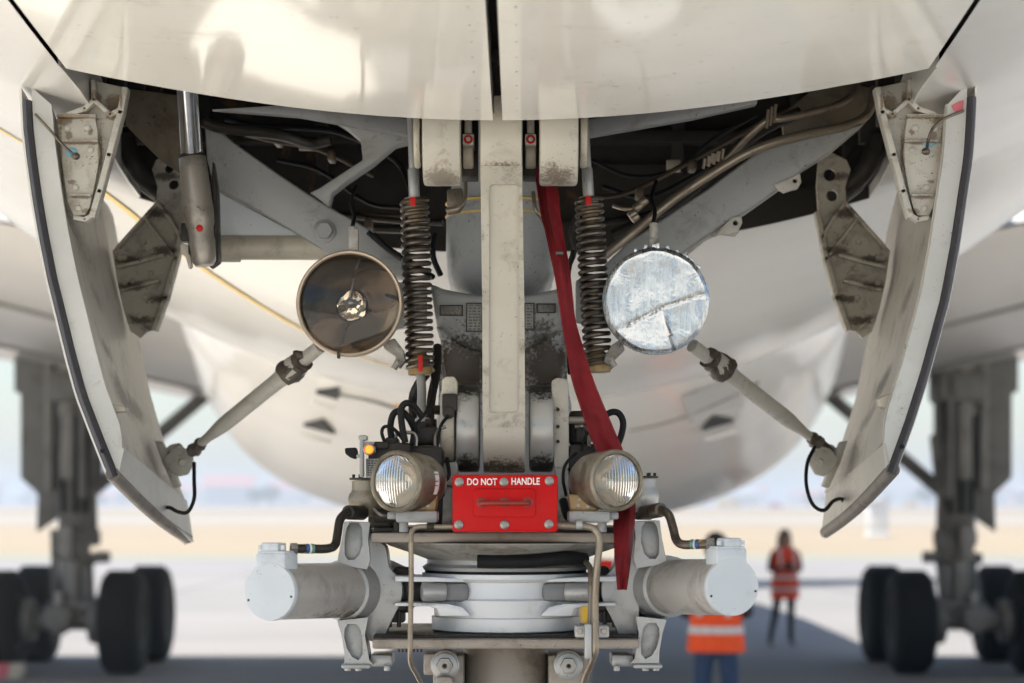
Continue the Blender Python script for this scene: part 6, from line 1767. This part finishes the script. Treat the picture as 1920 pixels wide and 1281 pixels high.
ARM_DOWN = {'l': ((-0.235, 0.03, 1.14), (-0.24, -0.05, 0.90)), 'r': ((0.235, 0.03, 1.14), (0.24, -0.05, 0.90))}
ARM_HOLD = {'l': ((-0.245, 0.02, 1.15), (-0.06, -0.22, 1.20)), 'r': ((0.245, 0.02, 1.15), (0.07, -0.22, 1.17))}
pA = P(1345, 995, 17.0)
person((pA.x - 0.01, pA.y, 0), R_(168), 1.80, {'spread': (0.05, 0.05), 'step': 0.12, 'arm': ARM_HOLD}, M['hivis'], M['jeans'], 'person in bright orange vest and blue jeans seen from behind beyond the right actuator', 'short', 0.885, ((1.02, 1.075), (1.24, 1.295)))
pB = P(1472, 1000, 31.6)
PB = person((pB.x, pB.y, 0), R_(8), 1.64, {'spread': (0.16, 0.01), 'step': 0.25, 'arm': ARM_HOLD}, M['hivis_red'], M['blacktrousers'], 'person in red orange vest and black trousers standing far back holding a phone', 'long', 0.72, ((0.84, 0.89), (1.02, 1.07)))
ph = MB(); ph.box(Vector((pB.x + 0.01, pB.y - 0.33, 1.14)), (0.08, 0.02, 0.15), 0.006, Matrix.Rotation(R_(35), 3, 'X'))
tag(ph.obj('phone', M['black']), 'black phone held in both hands by the person in black trousers', 'phone')

# ================================================================== THINGS ON THE APRON AND BEYOND
# yellow barrier seen through the gap right of the collar
bx_ = P(1103, 1050, 14.0)
br_ = tag(empty('barrier', (bx_.x, bx_.y, 0)), 'yellow barrier with red and white board seen in the gap right of the collar', 'barrier')
mb = MB(); mb.box((bx_.x, bx_.y, 0.66), (0.03, 0.03, 1.28), 0.006); mb.obj('pole', M['legdark'], br_)
mb = MB(); mb.box((bx_.x, bx_.y, 1.42), (0.10, 0.06, 0.26), 0.01); mb.obj('sleeve', M['yellowmetal'], br_)
mb = MB(); mb.box((bx_.x, bx_.y, 0.03), (0.5, 0.4, 0.06), 0.015); mb.obj('foot', M['legdark'], br_)
for k in range(2):
    mb = MB(); mb.box((bx_.x - 0.02 + 0.12 * k, bx_.y - 0.05, 1.64), (0.117, 0.02, 0.10), 0.004); mb.obj('board_panel', M['redmark'] if k % 2 else M['whiteprint'], br_)
mb = MB(); mb.box((bx_.x + 0.06, bx_.y, 1.53), (0.28, 0.05, 0.06), 0.01); mb.obj('rail', M['yellowmetal'], br_)
# wheel chocks at the left main wheels
for i, (px, mat, lab) in enumerate(((6, 'pinkmark', 'small pink wheel chock at the foot of the far left wheels'), (32, 'cream', 'small cream wheel chock at the foot of the far left wheels'))):
    c = P(px, 1250, 26.0); mb = MB()
    mb.prism([Vector((c.x - 0.09, c.y - 0.1, 0)), Vector((c.x - 0.09, c.y + 0.14, 0)), Vector((c.x - 0.09, c.y + 0.10, 0.17)), Vector((c.x - 0.09, c.y + 0.05, 0.17))], (0.16, 0, 0), 0.012)
    tag(mb.obj('wheel_chock', M[mat]), lab, 'wheel chock')
# white cabinet out on the field
c = P(1645, 985, 128); cb = tag(empty('cabinet', (c.x, c.y, 0)), 'white upright cabinet standing alone on the dry field', 'cabinet')
mb = MB(); mb.box((c.x, c.y, 1.1), (1.15, 0.9, 1.9), 0.03); mb.box((c.x, c.y, 0.1), (1.3, 1.05, 0.2), 0.02); mb.obj('case', M['whiteprint'], cb)
mb = MB(); mb.box((c.x, c.y - 0.46, 1.1), (0.95, 0.03, 1.65), 0.01); mb.obj('door', M['whiteprint'], cb)
mb = MB(); mb.prism([Vector((c.x - 0.68, c.y - 0.6, 2.05)), Vector((c.x + 0.68, c.y - 0.6, 2.05)), Vector((c.x, c.y - 0.6, 2.25))], (0, 1.2, 0), 0.01); mb.obj('roof', M['white_clean'], cb)
# service vehicles across the field
def vehicle(px, py, d, L, H, col, lab, cat, box):
    c = P(px, py, d); t = tag(empty('service_vehicle', (c.x, c.y, 0)), lab, cat)
    m = plain('vehicle_paint_' + cat, col, 0.35)
    mb = MB(); W = L * 0.42; hx = L / 2; x = c.x; y = c.y
    if box: prof = [(-hx, 0.45), (hx, 0.45), (hx, H * 0.55), (hx * 0.86, H * 0.92), (hx * 0.5, H * 0.92), (hx * 0.5, H), (-hx, H)]
    else: prof = [(-hx, 0.35), (hx, 0.35), (hx, H * 0.58), (hx * 0.55, H * 0.64), (hx * 0.22, H), (-hx * 0.6, H), (-hx * 0.92, H * 0.62), (-hx, H * 0.58)]
    mb.prism([Vector((x + a, y - W / 2, b_)) for a, b_ in prof], (0, W, 0), 0.06); mb.obj('body', m, t)
    mb = MB()
    if box: mb.box((x + hx * 0.7, y - W / 2 - 0.01, H * 0.74), (hx * 0.3, 0.03, H * 0.22), 0.01)
    else: mb.prism([Vector((x + a, y - W / 2 - 0.015, b_)) for a, b_ in ((-hx * 0.8, H * 0.64), (hx * 0.42, H * 0.66), (hx * 0.16, H * 0.93), (-hx * 0.55, H * 0.93))], (0, 0.03, 0), 0.0)
    mb.obj('window', M['black'], t)
    for sx in (-0.62, 0.62):
        for sy in (-1, 1):
            mb = MB(); mb.cyl((x + hx * sx, y + sy * W / 2 - 0.1, 0.36), (x + hx * sx, y + sy * W / 2 + 0.1, 0.36), 0.36, 18, 0.04); mb.obj('wheel', M['tyre'], t)
vehicle(1455, 965, 620, 3.9, 1.6, (0.55, 0.05, 0.05), 'small red car beyond the dry field', 'car', False)
vehicle(1368, 962, 640, 6.0, 2.4, (0.70, 0.48, 0.12), 'yellow box truck beyond the field right of centre', 'truck', True)
vehicle(1708, 962, 640, 3.4, 2.0, (0.72, 0.46, 0.12), 'small yellow van beyond the field near the right wheels', 'van', True)
vehicle(610, 958, 660, 6.4, 2.6, (0.78, 0.78, 0.78), 'white truck beyond the field left of the valve block', 'truck', True)
# skyline: houses and trees about half a kilometre off
wm = [plain('wall_white', (0.72, 0.70, 0.66), 0.8), plain('wall_cream', (0.66, 0.58, 0.46), 0.8), plain('wall_pink', (0.62, 0.42, 0.38), 0.8), plain('wall_grey', (0.45, 0.46, 0.48), 0.8)]
rm = [plain('roof_red', (0.42, 0.11, 0.08), 0.8), plain('roof_brown', (0.30, 0.16, 0.12), 0.8), plain('roof_grey', (0.30, 0.31, 0.33), 0.8)]
WN = ['white', 'cream', 'pink', 'grey']; RN = ['red', 'brown', 'grey']
houses = {}
hr = random.Random(11)
def house(wi, ri, flat):
    t = tag(empty('house', (0, 0, 0)), 'far %s walled building with %s on the hazy skyline' % (WN[wi], ('flat ' if flat else '') + RN[ri] + ' roof'), 'building', 'hazy buildings along the skyline')
    W, D, Hh = 14, 10, 6.0
    mb = MB(); mb.box((0, 0, Hh / 2), (W, D, Hh)); w = mb.obj('wall', wm[wi], t)
    mb = MB()
    for fl_ in (1.6, 4.4):
        for k in range(5): mb.box((-W / 2 + 1.8 + k * 2.6, -D / 2 - 0.03, fl_), (1.2, 0.1, 1.3))
    mb.obj('windows', M['black'], w, kind='stuff')
    mb = MB()
    if flat: mb.box((0, 0, Hh + 0.3), (W + 0.8, D + 0.8, 0.6)); mb.box((2, 1, Hh + 1.2), (4, 4, 1.4))
    else: mb.prism([Vector((-W / 2 - 0.6, -D / 2 - 0.7, Hh - 0.1)), Vector((-W / 2 - 0.6, D / 2 + 0.7, Hh - 0.1)), Vector((-W / 2 - 0.6, 0, Hh + 3.4))], (W + 1.2, 0, 0))
    mb.obj('roof', rm[ri], t)
    return t
for i in range(46):
    wi, ri, flat = hr.choice([0, 0, 1, 2, 3]), hr.choice([0, 0, 0, 1, 2]), hr.random() < 0.3
    if flat and ri == 0: ri = 2
    key = (wi, ri, flat)
    if key in houses: o = copy_tree(houses[key])
    else: o = house(*key); houses[key] = o
    d = hr.uniform(1000, 1600); px = -60 + 2040 * (i + hr.uniform(-0.3, 0.3)) / 45
    o.location = ((px - 960) / F * d, d - CAMD, 0.0); o.scale = (hr.uniform(0.7, 1.5), 1, hr.uniform(0.8, 1.9)); o.rotation_euler = (0, 0, hr.uniform(-0.25, 0.25))
lm = plain('far_foliage', (0.07, 0.10, 0.04), 0.9)
tm_ = plain('far_trunk', (0.10, 0.07, 0.05), 0.9)
tree0 = None
def tree(seed):
    r = random.Random(seed)
    t = tag(empty('tree', (0, 0, 0)), 'far green tree among the hazy buildings on the skyline', 'tree', 'trees along the skyline')
    mb = MB(); mb.cyl((0, 0, 0), (0.1, 0, 3.2), 0.25, 8, 0, 0, 0.14)
    for k in range(4): a = k * 1.6; mb.cyl((0.05, 0, 2.0 + 0.3 * k), (1.2 * math.cos(a), 1.2 * math.sin(a), 3.6 + 0.4 * k), 0.09, 6, 0, 0, 0.04)
    mb.obj('trunk', tm_, t)
    mb = MB(); b = bmesh.new()
    for k in range(420):
        while True:
            v = Vector((r.uniform(-1, 1), r.uniform(-1, 1), r.uniform(-1, 1)))
            if v.length < 1 and mnoise.noise(v * 2.1 + Vector((seed, 0, 0))) > -0.12: break
        c = Vector((v.x * 2.4, v.y * 2.4, 4.2 + v.z * 2.2)); s = r.uniform(0.25, 0.5)
        n = Vector((r.uniform(-1, 1), r.uniform(-1, 1), r.uniform(-1, 1))).normalized(); u = n.orthogonal().normalized() * s; w = n.cross(u)
        b.faces.new([b.verts.new(c + u), b.verts.new(c + w), b.verts.new(c - u), b.verts.new(c - w)])
    me = bpy.data.meshes.new('t'); b.to_mesh(me); b.free(); mb.bm.from_mesh(me); bpy.data.meshes.remove(me)
    mb.obj('crown', lm, t, kind='stuff')
    return t
tp_ = [tree(1), tree(2)]
for i in range(44):
    o = tp_[i] if i < 2 else copy_tree(tp_[i % 2])
    d = hr.uniform(700, 1300); px = -40 + 2000 * hr.random()
    o.location = ((px - 960) / F * d, d - CAMD, 0.0); q = hr.uniform(0.55, 1.15); o.scale = (q * 1.3, q * 1.3, q); o.rotation_euler = (0, 0, hr.uniform(0, 6))
HAZE = 0.0015
if HAZE > 0:
    mb = MB(); mb.box((0, 2300, (16 + -1.1) / 2), (8040, 5450, 16 + 1.1))
    hz = mb.obj('haze', [], None, kind='stuff')
    m = bpy.data.materials.new('haze_air'); m.use_nodes = True; nt = m.node_tree
    for n in list(nt.nodes): nt.nodes.remove(n)
    out = nt.nodes.new('ShaderNodeOutputMaterial'); pv = nt.nodes.new('ShaderNodeVolumePrincipled')
    pv.inputs['Color'].default_value = (0.88, 0.94, 1.0, 1); pv.inputs['Density'].default_value = HAZE; pv.inputs['Anisotropy'].default_value = 0.2
    nt.links.new(pv.outputs[0], out.inputs['Volume'])
    hz.data.materials.append(m)
